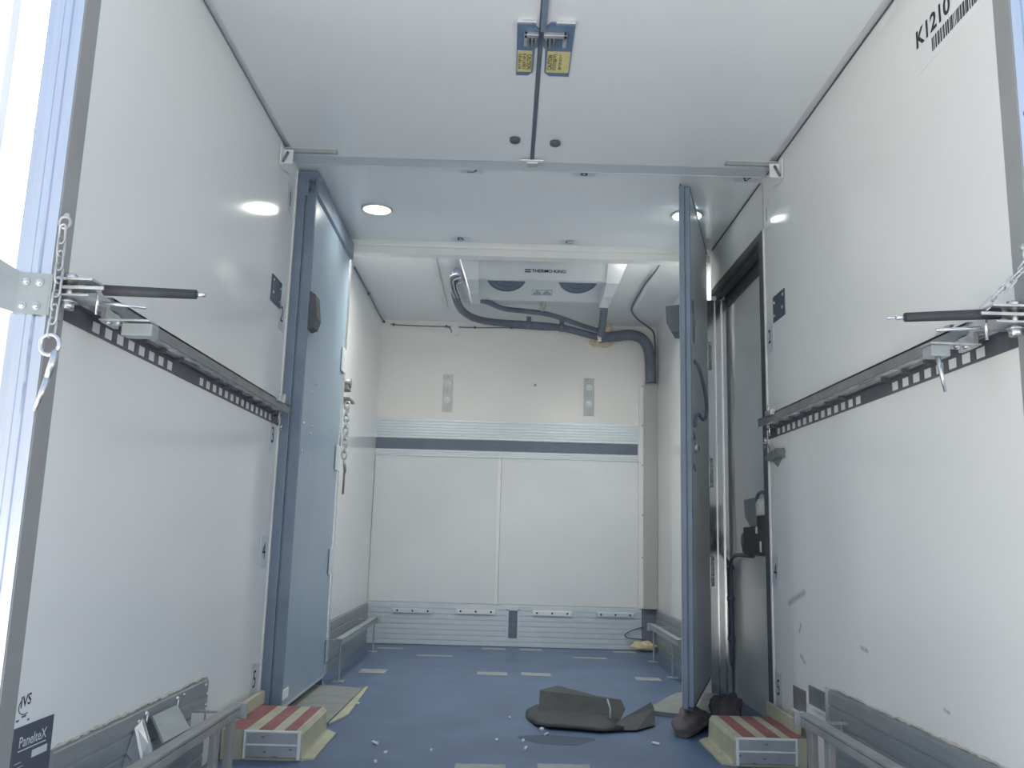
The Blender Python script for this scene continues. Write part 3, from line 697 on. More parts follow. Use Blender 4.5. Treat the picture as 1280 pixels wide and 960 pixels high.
obj('badge_print', q, 'clear_sticker', t)
# folded hook bracket under the right beam end
t = thing('hook_bracket', (W, 4.12, 1.30), 'small galvanised hook bracket on the right wall below the beam end', 'bracket')
q = MB().prism([(W-0.02, 4.235, 1.292), (W-0.02, 4.17, 1.318), (W-0.02, 4.13, 1.322), (W-0.02, 4.03, 1.328), (W-0.02, 4.05, 1.285), (W-0.02, 4.12, 1.272)], (-0.006, 0, 0))
q.prism([(W, 3.98, 1.31), (W, 4.10, 1.245), (W-0.02, 4.12, 1.275), (W-0.02, 4.03, 1.328)], (0.0, -0.006, 0)); q.prism([(W-0.026, 4.05, 1.326), (W, 3.99, 1.326), (W, 3.985, 1.28), (W-0.02, 4.05, 1.284)], (-0.003, -0.003, 0))
obj('folded_plate', q, 'hook_grey', t)
q = MB().tube(smooth_path([(W-0.022, 4.145, 1.315), (W-0.024, 4.15, 1.345), (W-0.030, 4.165, 1.362), (W-0.034, 4.18, 1.356), (W-0.034, 4.184, 1.342)], 4), 0.005, 8); obj('hook', q, 'dark_rail', t)

# ================================================================== SIDE DOORWAY EQUIPMENT (right)
XD = W+0.10
t = thing('door_pump_unit', (XD, 4.95, 0.8), 'black pump unit with grey cover on the recessed side door', 'unit')
obj('grey_cover', MB().prism([(XD, 5.09, 1.125), (XD, 4.87, 1.13), (XD, 4.86, 1.035), (XD, 4.80, 1.0), (XD, 4.86, 0.965), (XD, 4.94, 0.965), (XD, 5.07, 1.03)], (-0.05, 0, 0)), 'grey_plate', t, 'grey folded cover plate')
obj('dome', MB().cyl((XD-0.035, 4.73, 1.03), (XD-0.035, 4.73, 1.085), 0.05, n=20).dome((XD-0.035, 4.73, 1.085), (0, 0, 1), 0.05, 0.045), 'pale_dome', t, 'pale rounded reservoir')
q = MB().tube(smooth_path([(XD-0.04, 4.85, 1.06), (XD-0.05, 4.83, 1.13), (XD-0.05, 4.73, 1.152), (XD-0.05, 4.63, 1.11), (XD-0.05, 4.61, 1.05)], 5), 0.009, 8); obj('guard_hoop', q, 'dark_rail', t)
q = MB().box(XD-0.07, XD, 4.62, 5.045, 0.83, 0.975, 0.01); q.box(XD-0.06, XD, 4.60, 4.82, 0.86, 1.03, 0.012); q.box(XD-0.05, XD, 4.62, 5.15, 0.835, 0.90, 0.012); obj('motor_body', q, 'motor_dark', t, 'black motor body')
q = MB().cyl((XD-0.05, 5.12, 0.90), (XD-0.005, 5.12, 0.90), 0.045, n=20); q.box(XD-0.03, XD, 5.06, 5.16, 0.93, 0.962, 0.004); obj('end_cap', q, 'dark_rail', t)
obj('label_strip', MB().box(XD-0.075, XD-0.07, 4.765, 4.785, 0.94, 0.975), 'white_trim', t)
obj('label_strip', MB().box(XD-0.075, XD-0.07, 4.70, 4.712, 0.845, 0.90), 'white_trim', t)
q = MB().box(XD-0.04, XD, 4.58, 4.93, 0.795, 0.826, 0.004); obj('shelf_bracket', q, 'white_trim', t, 'white mounting shelf')
q = MB().tube(smooth_path([(XD-0.03, 4.80, 0.82), (XD-0.03, 5.08, 0.822), (XD-0.03, 5.24, 0.80), (XD-0.025, 5.29, 0.74), (XD-0.022, 5.30, 0.5), (XD-0.022, 5.30, 0.3), (XD-0.022, 5.36, 0.08), (XD-0.022, 5.37, 0.0)], 6), 0.011, 10)
for c in t.children:
    c.location.y -= 0.20
for z in (0.745, 0.56, 0.33): q.cyl((XD-0.022, 5.30, z-0.012), (XD-0.022, 5.30, z+0.012), 0.017, n=12)
obj('drain_hose', q, 'black_hose', t, 'black drain hose')

# ================================================================== FRONT WALL FITTINGS
for x, nm in ((0.594, 'left'), (1.815, 'right')):
    t = thing('wall_anchor', (x, D, 2.1), 'grey anchor plate with %s on the front wall, %s of centre' % ('two white studs' if nm == 'left' else 'a brass stud and hole', nm), 'anchor', 'front wall anchor plates')
    obj('anchor_plate', MB().box(x-0.045, x+0.045, D-0.004, D, 1.932, 2.262, 0.001), 'grey_plate' if nm == 'right' else 'pale_anchor', t)
    for k, z in enumerate((2.18, 2.04)):
        c = MB().cyl((x, D-0.004, z), (x, D-0.010, z), 0.026, n=20); c.dome((x, D-0.010, z), (0, -1, 0), 0.017, 0.012); obj('stud', c, 'white_trim' if (nm == 'left' or k == 0) else 'ribbed_aluminium', t)
    for z in (2.242, 1.952, 2.11):
        s_ = MB(); screw(s_, (x, D-0.004, z), (0, -1, 0), 0.008, 0.004); obj('screw', s_, 'galvanised_steel', t)
b = MB().dome((1.348, D, 2.19), (0, -1, 0), 0.012, 0.005); tag(obj('wall_plug', b, 'grey_conduit', None, None, (1.348, D, 2.19)), 'small grey plug midway between the two anchor plates', 'plug')
bs = [(0.213, 0.545, 0.276, 0.258, 'ribbed_aluminium'), (0.735, 1.065, 0.282, 0.262, 'white_trim'), (1.365, 1.695, 0.284, 0.264, 'white_trim'), (1.895, 2.21, 0.286, 0.268, 'ribbed_aluminium')]
dsc = ['dull bump strip on the ribbed kick plate, leftmost of four', 'bright bump strip on the ribbed kick plate, just left of the vent', 'bright bump strip on the ribbed kick plate, just right of the vent', 'dull bump strip on the ribbed kick plate, rightmost of four']
for (x0, x1, zt, zb, m_), lab in zip(bs, dsc):
    t = thing('bump_strip', ((x0+x1)/2, D-0.02, zt), lab, 'strip', 'bump strips on the front kick plate')
    obj('strip_bar', MB().box(x0, x1, D-0.038, D-0.0205, zb-0.008, zt+0.012, 0.006), m_, t)
    for f in (0.12, 0.5, 0.88): obj('screw', MB().cyl((x0+(x1-x0)*f, D-0.038, zt-0.006), (x0+(x1-x0)*f, D-0.0395, zt-0.006), 0.008, n=10), 'black_paint', t)
t = thing('kick_vent', (1.21, D-0.02, 0.18), 'small dark vertical vent in the middle of the front kick plate', 'vent')
obj('vent_frame', MB().box(1.155, 1.172, D-0.026, D-0.0205, 0.07, 0.30).box(1.245, 1.262, D-0.026, D-0.0205, 0.07, 0.30).box(1.155, 1.262, D-0.026, D-0.0205, 0.292, 0.30), 'ribbed_aluminium', t)
obj('vent_core', MB().box(1.172, 1.245, D-0.024, D-0.0205, 0.072, 0.292), 'dark_slot', t)
q = MB()
for i in range(3): q.box(1.174, 1.243, D-0.0255, D-0.024, 0.12+i*0.06, 0.124+i*0.06)
q.box(1.206, 1.211, D-0.026, D-0.024, 0.075, 0.29); obj('vent_bars', q, 'dark_rail', t)
# upright duct in the right corner
t = thing('corner_duct', (2.33, D, 0.34), 'grey upright duct cover in the right corner of the front wall', 'duct')
obj('duct_cover', MB().prism([(2.285, D, 0.335), (2.285, D-0.06, 0.335), (2.398, D-0.06, 0.335), (2.398, D, 0.335)], (0, 0, 1.89)), 'grey_conduit', t)
obj('duct_flange', MB().box(2.245, 2.285, D-0.028, D, 0.335, 2.225, 0.002), 'white_trim', t, 'white edge flange')
for z in (0.75, 1.52, 1.86, 2.2, 1.1):
    q = MB(); screw(q, (2.275, D-0.028, z), (0, -1, 0), 0.006, 0.004); obj('screw', q, 'dark_rail', t)
b = MB().box(2.275, 2.398, D-0.02, D, 0.03, 0.334); b2 = obj('duct_foot', b, 'dark_slot', t, 'dark opening under the duct')
# evaporator under the ceiling
t = thing('evaporator_unit', (1.32, 5.9, H), 'white refrigeration evaporator hung under the ceiling of the front compartment', 'evaporator')
prof = [(5.47, H), (5.50, 2.685), (5.60, 2.585), (5.625, 2.578), (5.632, 2.600), (5.70, 2.632), (6.00, 2.560), (6.03, 2.556), (6.05, 2.585), (6.25, 2.622), (6.55, 2.668), (6.62, H)]
obj('housing', MB().prism([(0.90, y, z) for y, z in prof], (0.85, 0, 0)), 'evaporator_white', t)
for xi, xo, sg in ((0.90, 0.84, -1), (1.75, 1.815, 1)):
    q = MB(); prof_c = ((5.46, H), (5.49, 2.675), (5.60, 2.572), (5.78, 2.528), (6.03, 2.520), (6.06, 2.55), (6.10, H))
    A = [q.bm.verts.new((xi, y, z)) for y, z in prof_c]
    Bv = [q.bm.verts.new((xo+sg*0.085*max(0, (z-2.52)/0.216), y, z)) for y, z in prof_c]
    q._face(A); q._face(Bv)
    for i in range(7): q._face([A[i], A[(i+1) % 7], Bv[(i+1) % 7], Bv[i]])
    obj('end_cheek', q, 'evaporator_white', t)
sl = Vector((0, 6.00-5.70, 2.560-2.632)); sl.normalize(); nn = Vector((0, sl.z, -sl.y))
for xc in (1.085, 1.575):
    q = MB(); c = Vector((xc, 5.655, 2.632-0.045*0.24+0.012)); P = []
    for i in range(28):
        a = PI*i/27
        P.append(Vector((xc-0.135*math.cos(a), 5.705, 0))+Vector((0, 0.19*math.sin(a)**1.0, 0)))
    P = [Vector((p.x, p.y, 2.632-(p.y-5.70)*0.24-0.0015)) for p in P]
    q.prism(P, (0, 0, -0.003)); fo = obj('fan_opening', q, 'dark_slot', t)
    q = MB()
    for k in (0.35, 0.65, 0.92):
        q.tube([Vector((xc-0.135*k*math.cos(PI*i/16), 5.705+0.19*k*math.sin(PI*i/16), 2.632-(0.005+0.19*k*math.sin(PI*i/16))*0.24-0.006)) for i in range(17)], 0.0025, 5)
    obj('fan_guard', q, 'black_hose', t)
fd = Vector((0, 5.60-5.50, 2.585-2.685)).normalized()
obj('lettering', text_bm('THERMO KING', 0.034, (1.365, 5.553, 2.630), XP, -fd, 0.002, 0.0006), 'black_ink', t)
q = MB().box(-0.02, 0.02, -0.012, -0.004, 0, 0.001).box(-0.02, 0.02, 0.004, 0.012, 0, 0.001); nrm_f = XP.cross(-fd)
q.bake(Matrix(((1, 0, 0, 1.225), (0, -fd.y, nrm_f.y, 5.553), (0, -fd.z, nrm_f.z, 2.630), (0, 0, 0, 1))) @ Matrix.Translation((0, 0, 0.001))); obj('logo_bars', q, 'black_ink', t)
# warning sticker between the fans
yw, zw = 5.90, 2.632-0.20*0.24-0.001
wy = Vector((0, -1, 0.24)).normalized()
q = MB()
for x0, x1, y0, y1 in ((-0.07, 0.07, 0.034, 0.036), (-0.07, 0.07, -0.036, -0.034), (-0.07, -0.068, -0.036, 0.036), (0.068, 0.07, -0.036, 0.036)): q.box(x0, x1, y0, y1, 0, 0.001)
for cx in (-0.034, 0.034):
    q.tube([(cx-0.026, -0.02, 0.001), (cx, 0.026, 0.001), (cx+0.026, -0.02, 0.001)], 0.0022, 5, True); q.box(cx-0.003, cx+0.003, -0.012, 0.008, 0, 0.001)
q.bake(Matrix(((1, 0, 0, 1.335), (0, wy.y, -0.24, yw), (0, wy.z, -1, zw), (0, 0, 0, 1)))); obj('warning_sticker', q, 'blue_grey_ink', t, 'small sticker with two warning triangles')
obj('drain_spout', MB().cyl((1.36, 6.05, 2.56), (1.36, 6.35, 2.60), 0.016, n=12).cyl((1.36, 6.30, 2.596), (1.36, 6.44, 2.612), 0.024, n=12), 'grey_conduit', t)
# hoses from the evaporator to the corner duct
def hose(name, pts, r, label, m_='black_hose', at=None):
    return tag(obj(name, MB().tube(smooth_path(pts), r, 12), m_, None, None, at or pts[0]), label, 'hose', 'evaporator hoses')
h1 = hose('refrigerant_hose', [(0.745, 5.72, 2.66), (0.715, 5.90, 2.668), (0.70, 6.4, 2.672), (0.73, 6.80, 2.672), (0.84, 7.06, 2.672), (1.03, 7.16, 2.670), (1.30, 7.18, 2.665), (1.56, 7.19, 2.648), (1.80, 7.20, 2.595), (1.94, 7.22, 2.570)], 0.030, 'thick black hose looping below the left end of the evaporator')
for p, nm in (((1.275, 7.18, 2.668), 0), ((1.555, 7.19, 2.65), 1)):
    obj('clip', MB().cyl((p[0]-0.014, p[1], p[2]), (p[0]+0.014, p[1], p[2]-0.004), 0.036, n=16).box(p[0]-0.02, p[0]+0.02, p[1]-0.01, p[1]+0.01, p[2]+0.03, H-0.003), 'dark_rail', h1)
hose('refrigerant_hose', [(0.86, 6.08, 2.56), (0.93, 6.30, 2.615), (1.06, 6.52, 2.625), (1.22, 6.60, 2.630), (1.40, 6.66, 2.628), (1.55, 6.80, 2.625), (1.72, 6.98, 2.618), (1.86, 7.10, 2.612)], 0.020, 'thinner black hose sagging under the middle of the evaporator')
hose('refrigerant_hose', [(1.785, 6.10, 2.55), (1.83, 6.42, 2.63), (1.86, 6.75, 2.64), (1.885, 7.12, 2.60), (1.90, 7.26, 2.57)], 0.030, 'short black hose dropping from the right end of the evaporator')
h4 = hose('insulated_pipe', [(1.90, 7.29, 2.60), (2.02, 7.30, 2.612), (2.14, 7.31, 2.632), (2.24, 7.32, 2.615), (2.305, 7.33, 2.55), (2.328, 7.34, 2.44), (2.335, 7.345, 2.32), (2.337, 7.35, 2.226)], 0.046, 'fat dark insulated pipe bending down into the corner duct')
for p0, p1, r, lab in (((0.725, 5.74, 2.60), (0.73, 6.1, 2.66), 0.006, 0),):
    cp = MB()
    for k in range(3):
        x = 0.688+0.024*k; cp.tube(smooth_path([(x+0.06, 5.70+0.05*k, 2.640-0.010*k), (x+0.02, 5.72+0.05*k, 2.632-0.010*k), (x, 5.82+0.05*k, 2.630), (x, 6.1, 2.632), (x+0.01, 6.3, 2.64)], 5), 0.007, 8)
    tag(obj('copper_pipes', cp, 'galvanised_steel', None, None, (0.75, 5.8, 2.63)), 'thin metal pipes bending out of the left end of the evaporator', 'pipes')
# expanding foam round the pipe junction
def blob(c, r, seed, sx=1, sz=1):
    rnd = random.Random(seed); t_ = bmesh.new(); bmesh.ops.create_icosphere(t_, subdivisions=3, radius=1)
    ph = [rnd.uniform(0, 6) for _ in range(6)]
    for v in t_.verts:
        k = 1+0.16*math.sin(4*v.co.x+ph[0])*math.sin(5*v.co.y+ph[1])+0.12*math.sin(7*v.co.z+ph[2]+3*v.co.x)
        v.co = Vector((v.co.x*r*k*sx, v.co.y*r*k*0.7, v.co.z*r*k*sz))+Vector(c)
    for f in t_.faces: f.smooth = True
    m_ = MB(); m_.merge(t_); return m_
tag(obj('foam_lump', blob((1.90, 7.36, 2.565), 0.065, 1, 1.45, 0.55), 'expanding_foam', None, None, (1.90, 7.36, 2.56)), 'wide lump of yellowed foam under the pipe junction', 'foam', 'expanding foam lumps')
tag(obj('foam_lump', blob((1.955, 7.30, 2.672), 0.05, 2, 0.9, 1.0), 'expanding_foam', None, None, (1.955, 7.3, 2.67)), 'small lump of yellowed foam on top of the pipe junction', 'foam', 'expanding foam lumps')
tag(obj('foam_lump', blob((2.275, D-0.095, 0.045), 0.05, 5, 2.1, 0.8), 'expanding_foam', None, None, (2.275, 7.36, 0.0)), 'yellowed foam lump on the floor under the corner duct', 'foam', 'expanding foam lumps')
tag(obj('white_strap', MB().box(1.858, 1.888, 7.15, 7.16, 2.53, 2.65, 0.002), 'white_trim', None, None, (1.87, 7.15, 2.6)), 'white strap round the hoses at the foam junction', 'strap')
# cable along the top of the front wall and its sensor
cb = obj('sensor_cable', MB().tube(smooth_path([(0.012, 5.9, 2.728), (0.012, 6.6, 2.722), (0.014, 7.40, 2.712), (0.1, 7.412, 2.692), (0.3, 7.414, 2.686), (0.56, 7.414, 2.686), (0.80, 7.414, 2.684), (1.12, 7.414, 2.692), (1.4, 7.414, 2.682), (1.62, 7.414, 2.682)], 5), 0.0045, 6), 'black_hose', None, None, (0.01, 7.4, 2.7))
tag(cb, 'thin black cable clipped along the top of the front wall', 'cable', 'thin cables')
for p in ((0.012, 6.55, 2.722), (0.014, 7.40, 2.712), (0.1, 7.41, 2.69), (0.56, 7.41, 2.687), (0.81, 7.41, 2.684), (1.13, 7.41, 2.692), (1.62, 7.41, 2.682)):
    obj('clip', MB().dome((p[0], p[1], p[2]), (0.3, -1, 0), 0.013, 0.01, 10, 3), 'black_hose', cb)
t = thing('sensor_box', (0.632, D, 2.655), 'small white sensor box under the cable on the front wall', 'sensor')
obj('sensor_housing', MB().box(0.598, 0.668, D-0.022, D, 2.605, 2.700, 0.006), 'white_trim', t); obj('sensor_lead', MB().tube([(0.575, D-0.01, 2.684), (0.60, D-0.02, 2.66), (0.612, D-0.026, 2.63)], 0.004, 6), 'black_hose', t)
cb = obj('lamp_cable', MB().tube(smooth_path([(2.112, 5.5, 2.718), (2.106, 5.8, 2.718), (2.085, 6.12, 2.718), (2.082, 6.62, 2.718), (2.105, 6.86, 2.718), (2.20, 7.12, 2.716), (2.30, 7.30, 2.71), (2.372, 7.40, 2.68), (2.385, 7.40, 2.55), (2.385, 7.40, 2.42), (2.385, 7.40, 2.23)], 5), 0.007, 8), 'black_hose', None, None, (2.1, 6.5, 2.72))
tag(cb, 'thin black cable winding across the ceiling right of the evaporator', 'cable', 'thin cables')
cb = obj('corner_wire', MB().tube(smooth_path([(2.29, D-0.025, 0.19), (2.20, D-0.04, 0.165), (2.13, D-0.045, 0.125), (2.16, D-0.045, 0.10), (2.24, D-0.045, 0.095), (2.30, D-0.03, 0.09)], 5), 0.005, 6), 'black_hose', None, None, (2.2, D-0.03, 0.1))
tag(cb, 'loop of black wire in front of the kick plate below the corner duct', 'wire', 'thin cables')
# chain and lock hanging behind the left leaf
t = thing('lashing_chain', (0.0, 5.62, 1.86), 'grey lashing chain and hook hanging on the left wall behind the door leaf', 'chain')
q = MB().cyl((0.0, 5.62, 1.85), (0.09, 5.62, 1.85), 0.03, n=12); q.box(0.0, 0.08, 5.56, 5.68, 1.80, 1.83, 0.004); q.box(0.0, 0.09, 5.59, 5.78, 1.735, 1.755, 0.003); obj('wall_block', q, 'dark_rail', t)
for k in range(9): obj('chain_link', MB().tube(stadium((0.075, 5.60+0.012*(k % 2), 1.70-0.040*k), ZP, (0.3, 1, 0) if k % 2 else (1, -0.3, 0), 0.055, 0.034), 0.006, 6, True), 'galvanised_steel', t)
q = MB().tube(smooth_path([(0.075, 5.60, 1.35), (0.085, 5.57, 1.31), (0.085, 5.60, 1.27), (0.08, 5.64, 1.29), (0.075, 5.62, 1.33)], 4), 0.008, 8); q.tube([(0.08, 5.61, 1.27), (0.08, 5.615, 1.20), (0.075, 5.63, 1.13)], 0.007, 8); obj('hook', q, 'dark_rail', t)

# ================================================================== FLOOR LEVEL: WHEEL BOXES, PLATES, TROLLEY RAILS
def wheelbox(side):
    left = side == 'l'
    y0, y1 = (3.62, 4.11) if left else (3.72, 4.16)
    t = thing('wheel_arch_box', (mirror(side, 0.2), y0, 0), 'cream wheel arch box with red stripes on top, at the foot of the %s wall' % ('left' if left else 'right'), 'box', 'striped wheel arch boxes')
    X = lambda v: mirror(side, v)
    s = 1 if left else -1
    xi = 0.345 if left else 0.325
    q = MB().prism([(X(0.03), y0, 0.0), (X(xi+0.012), y0, 0.0), (X(xi+0.004), y0, 0.02), (X(xi), y0, 0.095), (X(xi-0.012), y0, 0.112), (X(0.03), y0, 0.112)], (0, y1-y0, 0))
    obj('box_shell', q, 'cream_plastic', t)
    for k, (a, c) in enumerate(((0.045, 0.125), (0.175, 0.230), (0.275, 0.322)) if left else ((0.030, 0.095), (0.135, 0.190), (0.235, 0.288))):
        d = 0.0
        q = MB().prism([(X(a), y0+0.002, 0.112), (X(c), y0+0.002, 0.112), (X(c+d), y1-0.004, 0.112), (X(a+d), y1-0.004, 0.112)], (0, 0, 0.0015)); obj('red_stripe', q, 'faded_red_tape', t, 'faded red stripe')
    a, c = (0.125, 0.335) if left else (0.075, 0.312)
    q = sbox(side, a, c, y0-0.008, y0, 0.012, 0.108, 0.002); obj('front_plate', q, 'silver_plate', t, 'silver number plate like front')
    q = sbox(side, a-0.004, c+0.004, y0-0.012, y0, 0.104, 0.112, 0.002); q.merge(sbox(side, a, c, y0-0.011, y0, 0.056, 0.062).bm); q.merge(sbox(side, c-0.004, c+0.008, y0-0.012, y0, 0.004, 0.112, 0.003).bm); q.merge(sbox(side, a-0.004, a+0.004, y0-0.011, y0, 0.008, 0.108).bm)
    obj('plate_frame', q, 'white_trim', t, 'white plastic frame')
    if left: obj('plate_patch', sbox(side, 0.138, 0.17, y0-0.0095, y0, 0.066, 0.100), 'grey_plate', t)
    q = MB()
    for u, v in ((0.2, 0.03), (0.24, 0.012), (0.19, 0.085), (0.3, 0.04)): q.merge(sbox(side, u, u+0.012, y0-0.0092, y0, v, v+0.006).bm)
    obj('dirt_chips', q, 'dark_rail', t)
    q = MB().prism([(X(xi), y0+0.0, 0.0005), (X(xi+0.05), y0+0.02, 0.0005), (X(xi+0.05), y1-0.02, 0.0005), (X(xi), y1+0.05, 0.0005)], (0, 0, 0.008)); obj('floor_flange', q, 'cream_plastic', t)
    q = sbox(side, 0.03, 0.05, y0+0.06, y1+0.05, 0.113, 0.17, 0.004); obj('wall_lip', q, 'cream_plastic', t)
wheelbox('l'); wheelbox('r')
q = MB().prism([(0.02, 4.13, 0.001), (0.32, 4.13, 0.001), (0.335, 5.20, 0.001), (0.02, 5.28, 0.001)], (0, 0, 0.016))
t = thing('floor_plate', (0.2, 4.7, 0), 'dull grey raised floor plate below the left door leaf', 'plate', 'raised floor plates')
obj('plate', q, 'dull_floor_plate', t); obj('edge_trim', MB().prism([(0.325, 4.28, 0.001), (0.378, 4.50, 0.001), (0.352, 5.30, 0.001), (0.337, 5.30, 0.001)], (0, 0, 0.008)), 'cream_plastic', t, 'pale worn edge trim')
t = thing('floor_plate', (2.1, 5.0, 0), 'dull grey raised floor plate below the right door leaf', 'plate', 'raised floor plates')
obj('plate', MB().prism([(1.87, 4.74, 0.001), (2.03, 4.66, 0.001), (2.38, 4.66, 0.001), (2.38, 5.30, 0.001), (2.15, 5.30, 0.001)], (0, 0, 0.022)), 'dull_floor_plate', t)
# trolley guide rails on posts
def guide(side, y0, y1, z, where, posts, label):
    t = thing('trolley_rail', (mirror(side, 0.15), y0, 0), label, 'rail', 'low trolley rails')
    q = sbox(side, 0.125, 0.165, y0, y1, z-0.012, z, 0.003); q.merge(sbox(side, 0.150, 0.165, y0, y1, z-0.040, z-0.014, 0.002).bm); q.merge(sbox(side, 0.13, 0.155, y0+0.01, y1-0.01, z-0.016, z-0.011).bm)
    obj('top_bar', q, where, t)
    for y in posts:
        k_ = 1.0 if y < 5 else 0.45
        q = sbox(side, 0.147-0.012*k_, 0.147+0.011*k_, y-0.025*k_, y+0.025*k_, 0.008, z-0.038, 0.003); obj('leg', q, where, t)
        obj('foot', sbox(side, 0.11, 0.18, y-0.035, y+0.035, 0.0, 0.009, 0.002), where, t)
    q = sbox(side, 0.145, 0.185, y1-0.02, y1+0.004, z-0.05, z+0.004, 0.003); obj('end_cap', q, 'grey_plate', t)
    for y in posts[:1]+posts[-1:]:
        q = sbox(side, 0.0205, 0.13, y-0.008, y+0.008, z-0.022, z-0.014); obj('wall_stay', q, 'galvanised_steel', t)
guide('l', 2.14, 3.40, 0.250, 'warm_plate', (2.4, 3.16, 3.33), 'long grey trolley rail on legs beside the left kick plate')
guide('r', 2.14, 3.40, 0.272, 'warm_plate', (2.4, 3.14, 3.31), 'long grey trolley rail on legs beside the right kick plate')
guide('l', 5.42, 6.90, 0.260, 'grey_plate', (5.47, 6.86), 'short trolley rail on legs at the left wall of the front compartment')
guide('r', 5.75, 6.78, 0.272, 'grey_plate', (5.97, 6.72), 'short trolley rail on legs at the right wall of the front compartment')
# folded brackets on the left kick plate
t = thing('gusset_bracket', (0.03, 2.86, 0.3), 'bright triangular gusset on the left kick plate', 'bracket')
q = MB().prism([(0.016, 2.80, 0.285), (0.016, 2.855, 0.300), (0.100, 2.735, 0.235), (0.098, 2.68, 0.195), (0.016, 2.72, 0.17)], (0, -0.010, 0)); obj('gusset', q, 'bright_zinc', t)
t = thing('folded_flap', (0.06, 3.0, 0.28), 'tilted grey folded flap plate hinged to the left kick plate', 'flap')
q = MB().prism([(0.024, 2.89, 0.296), (0.024, 3.10, 0.292), (0.119, 2.97, 0.245), (0.119, 2.75, 0.250)], (0.005, 0, 0.005)); obj('flap', q, 'grey_plate', t)
for y in (2.868, 3.13): obj('hinge_pin', MB().dome((0.014, y, 0.312), (1, 0, 0), 0.008, 0.010).cyl((0.020, y-0.004, 0.270), (0.020, y+0.004, 0.316), 0.004, n=8), 'bright_zinc', t)
for y, z in ((2.82, 0.298), (3.2, 0.312), (3.43, 0.308), (3.44, 0.235)): tag(obj('plate_screw', MB().dome((0.014, y, z), (1, 0, 0), 0.007, 0.006), 'bright_zinc', None, None, (0.014, y, z)), 'bright screw head in the left kick plate %s' % {2.82: 'just before the gusset', 3.2: 'just past the tilted flap', 3.43: 'at its far top corner', 3.44: 'at its far edge, lower down'}[y], 'screw', 'kick plate screws')
q = MB().box(0.0205, 0.026, 3.28, 3.44, 0.175, 0.182); q.box(0.02, 0.065, 3.275, 3.283, 0.175, 0.235, 0.002); q.box(0.02, 0.065, 3.28, 3.42, 0.175, 0.181)
tag(obj('corner_angle', q, 'white_trim', None, None, (0.03, 3.35, 0.2)), 'pale L-shaped angle at the far end of the left kick plate', 'bracket')
# two open boxes at the end of the right kick plate
t = thing('end_pocket', (2.34, 3.6, 0.25), 'dark open metal pockets at the far end of the right kick plate', 'pocket')
for y0, y1, z0, z1 in ((3.52, 3.75, 0.245, 0.318), (3.77, 3.95, 0.19, 0.285)):
    q = MB().box(2.394, 2.399, y0, y1, z0, z1); obj('pocket_back', q, 'dark_rail', t)
    q = MB().box(2.390, 2.400, y0-0.006, y0, z0-0.006, z1+0.015); q.box(2.386, 2.400, y0, y1, z0-0.006, z0); obj('pocket_rim', q, 'white_trim', t)
q = MB().box(2.370, 2.379, 3.490, 3.496, 0.20, 0.350); q.box(2.366, 2.379, 3.35, 3.49, 0.205, 0.211); q.box(2.370, 2.376, 3.344, 3.352, 0.205, 0.265); obj('end_angle', q, 'silver_plate', t)

# ================================================================== FLOOR MARKERS
mk = obj('floor_marker', MB().box(0.952, 1.150, 3.50, 3.645, 0.0, 0.0015), 'worn_white_strip', None, None, (1.05, 3.57, 0))
tag(mk, 'wide pale floor strip nearest the camera, left one', 'floor marking', 'pale strips let into the floor')
def marker(x0, x1, y0, y1, label):
    o = mk.copy(); link(o); o['label'] = label
    o.location = ((x0+x1)/2, (y0+y1)/2, 0); o.scale = ((x1-x0)/0.198, (y1-y0)/0.145, 1)
marker(1.275, 1.483, 3.52, 3.675, 'wide pale floor strip nearest the camera, right one')
marker(0.965, 1.163, 5.90, 6.03, 'pale floor strip halfway to the front wall, left of centre')
marker(1.255, 1.449, 5.92, 6.05, 'pale floor strip halfway to the front wall, right of centre')
marker(0.489, 0.755, 6.72, 6.80, 'thin pale floor strip to the left, ahead of the front kick plate')
marker(1.664, 1.921, 6.82, 6.90, 'thin pale floor strip to the right, ahead of the front kick plate')
marker(0.145, 0.347, 7.08, 7.17, 'pale floor strip against the kick plate below its leftmost bump strip')
marker(0.961, 1.154, 7.19, 7.31, 'pale floor strip against the kick plate, just left of the vent')
marker(1.264, 1.441, 7.20, 7.32, 'pale floor strip against the kick plate, just right of the vent')
marker(2.02, 2.20, 7.22, 7.33, 'pale floor strip against the kick plate near the right corner')
marker(0.20, 0.37, 5.85, 6.02, 'pale floor strip beside the front left trolley rail')
marker(2.0, 2.16, 5.85, 5.98, 'pale floor strip beside the right door leaf')

# ================================================================== LITTER ON THE FLOOR
def sheet(name, outline, z, thick, seed, amp, m_, label, cat, sub=5):
    """crumpled sheet with thickness over a floor outline"""
    rnd = random.Random(seed); bm = bmesh.new(); f = bm.faces.new([bm.verts.new((x, y, z)) for x, y in outline])
    return bm
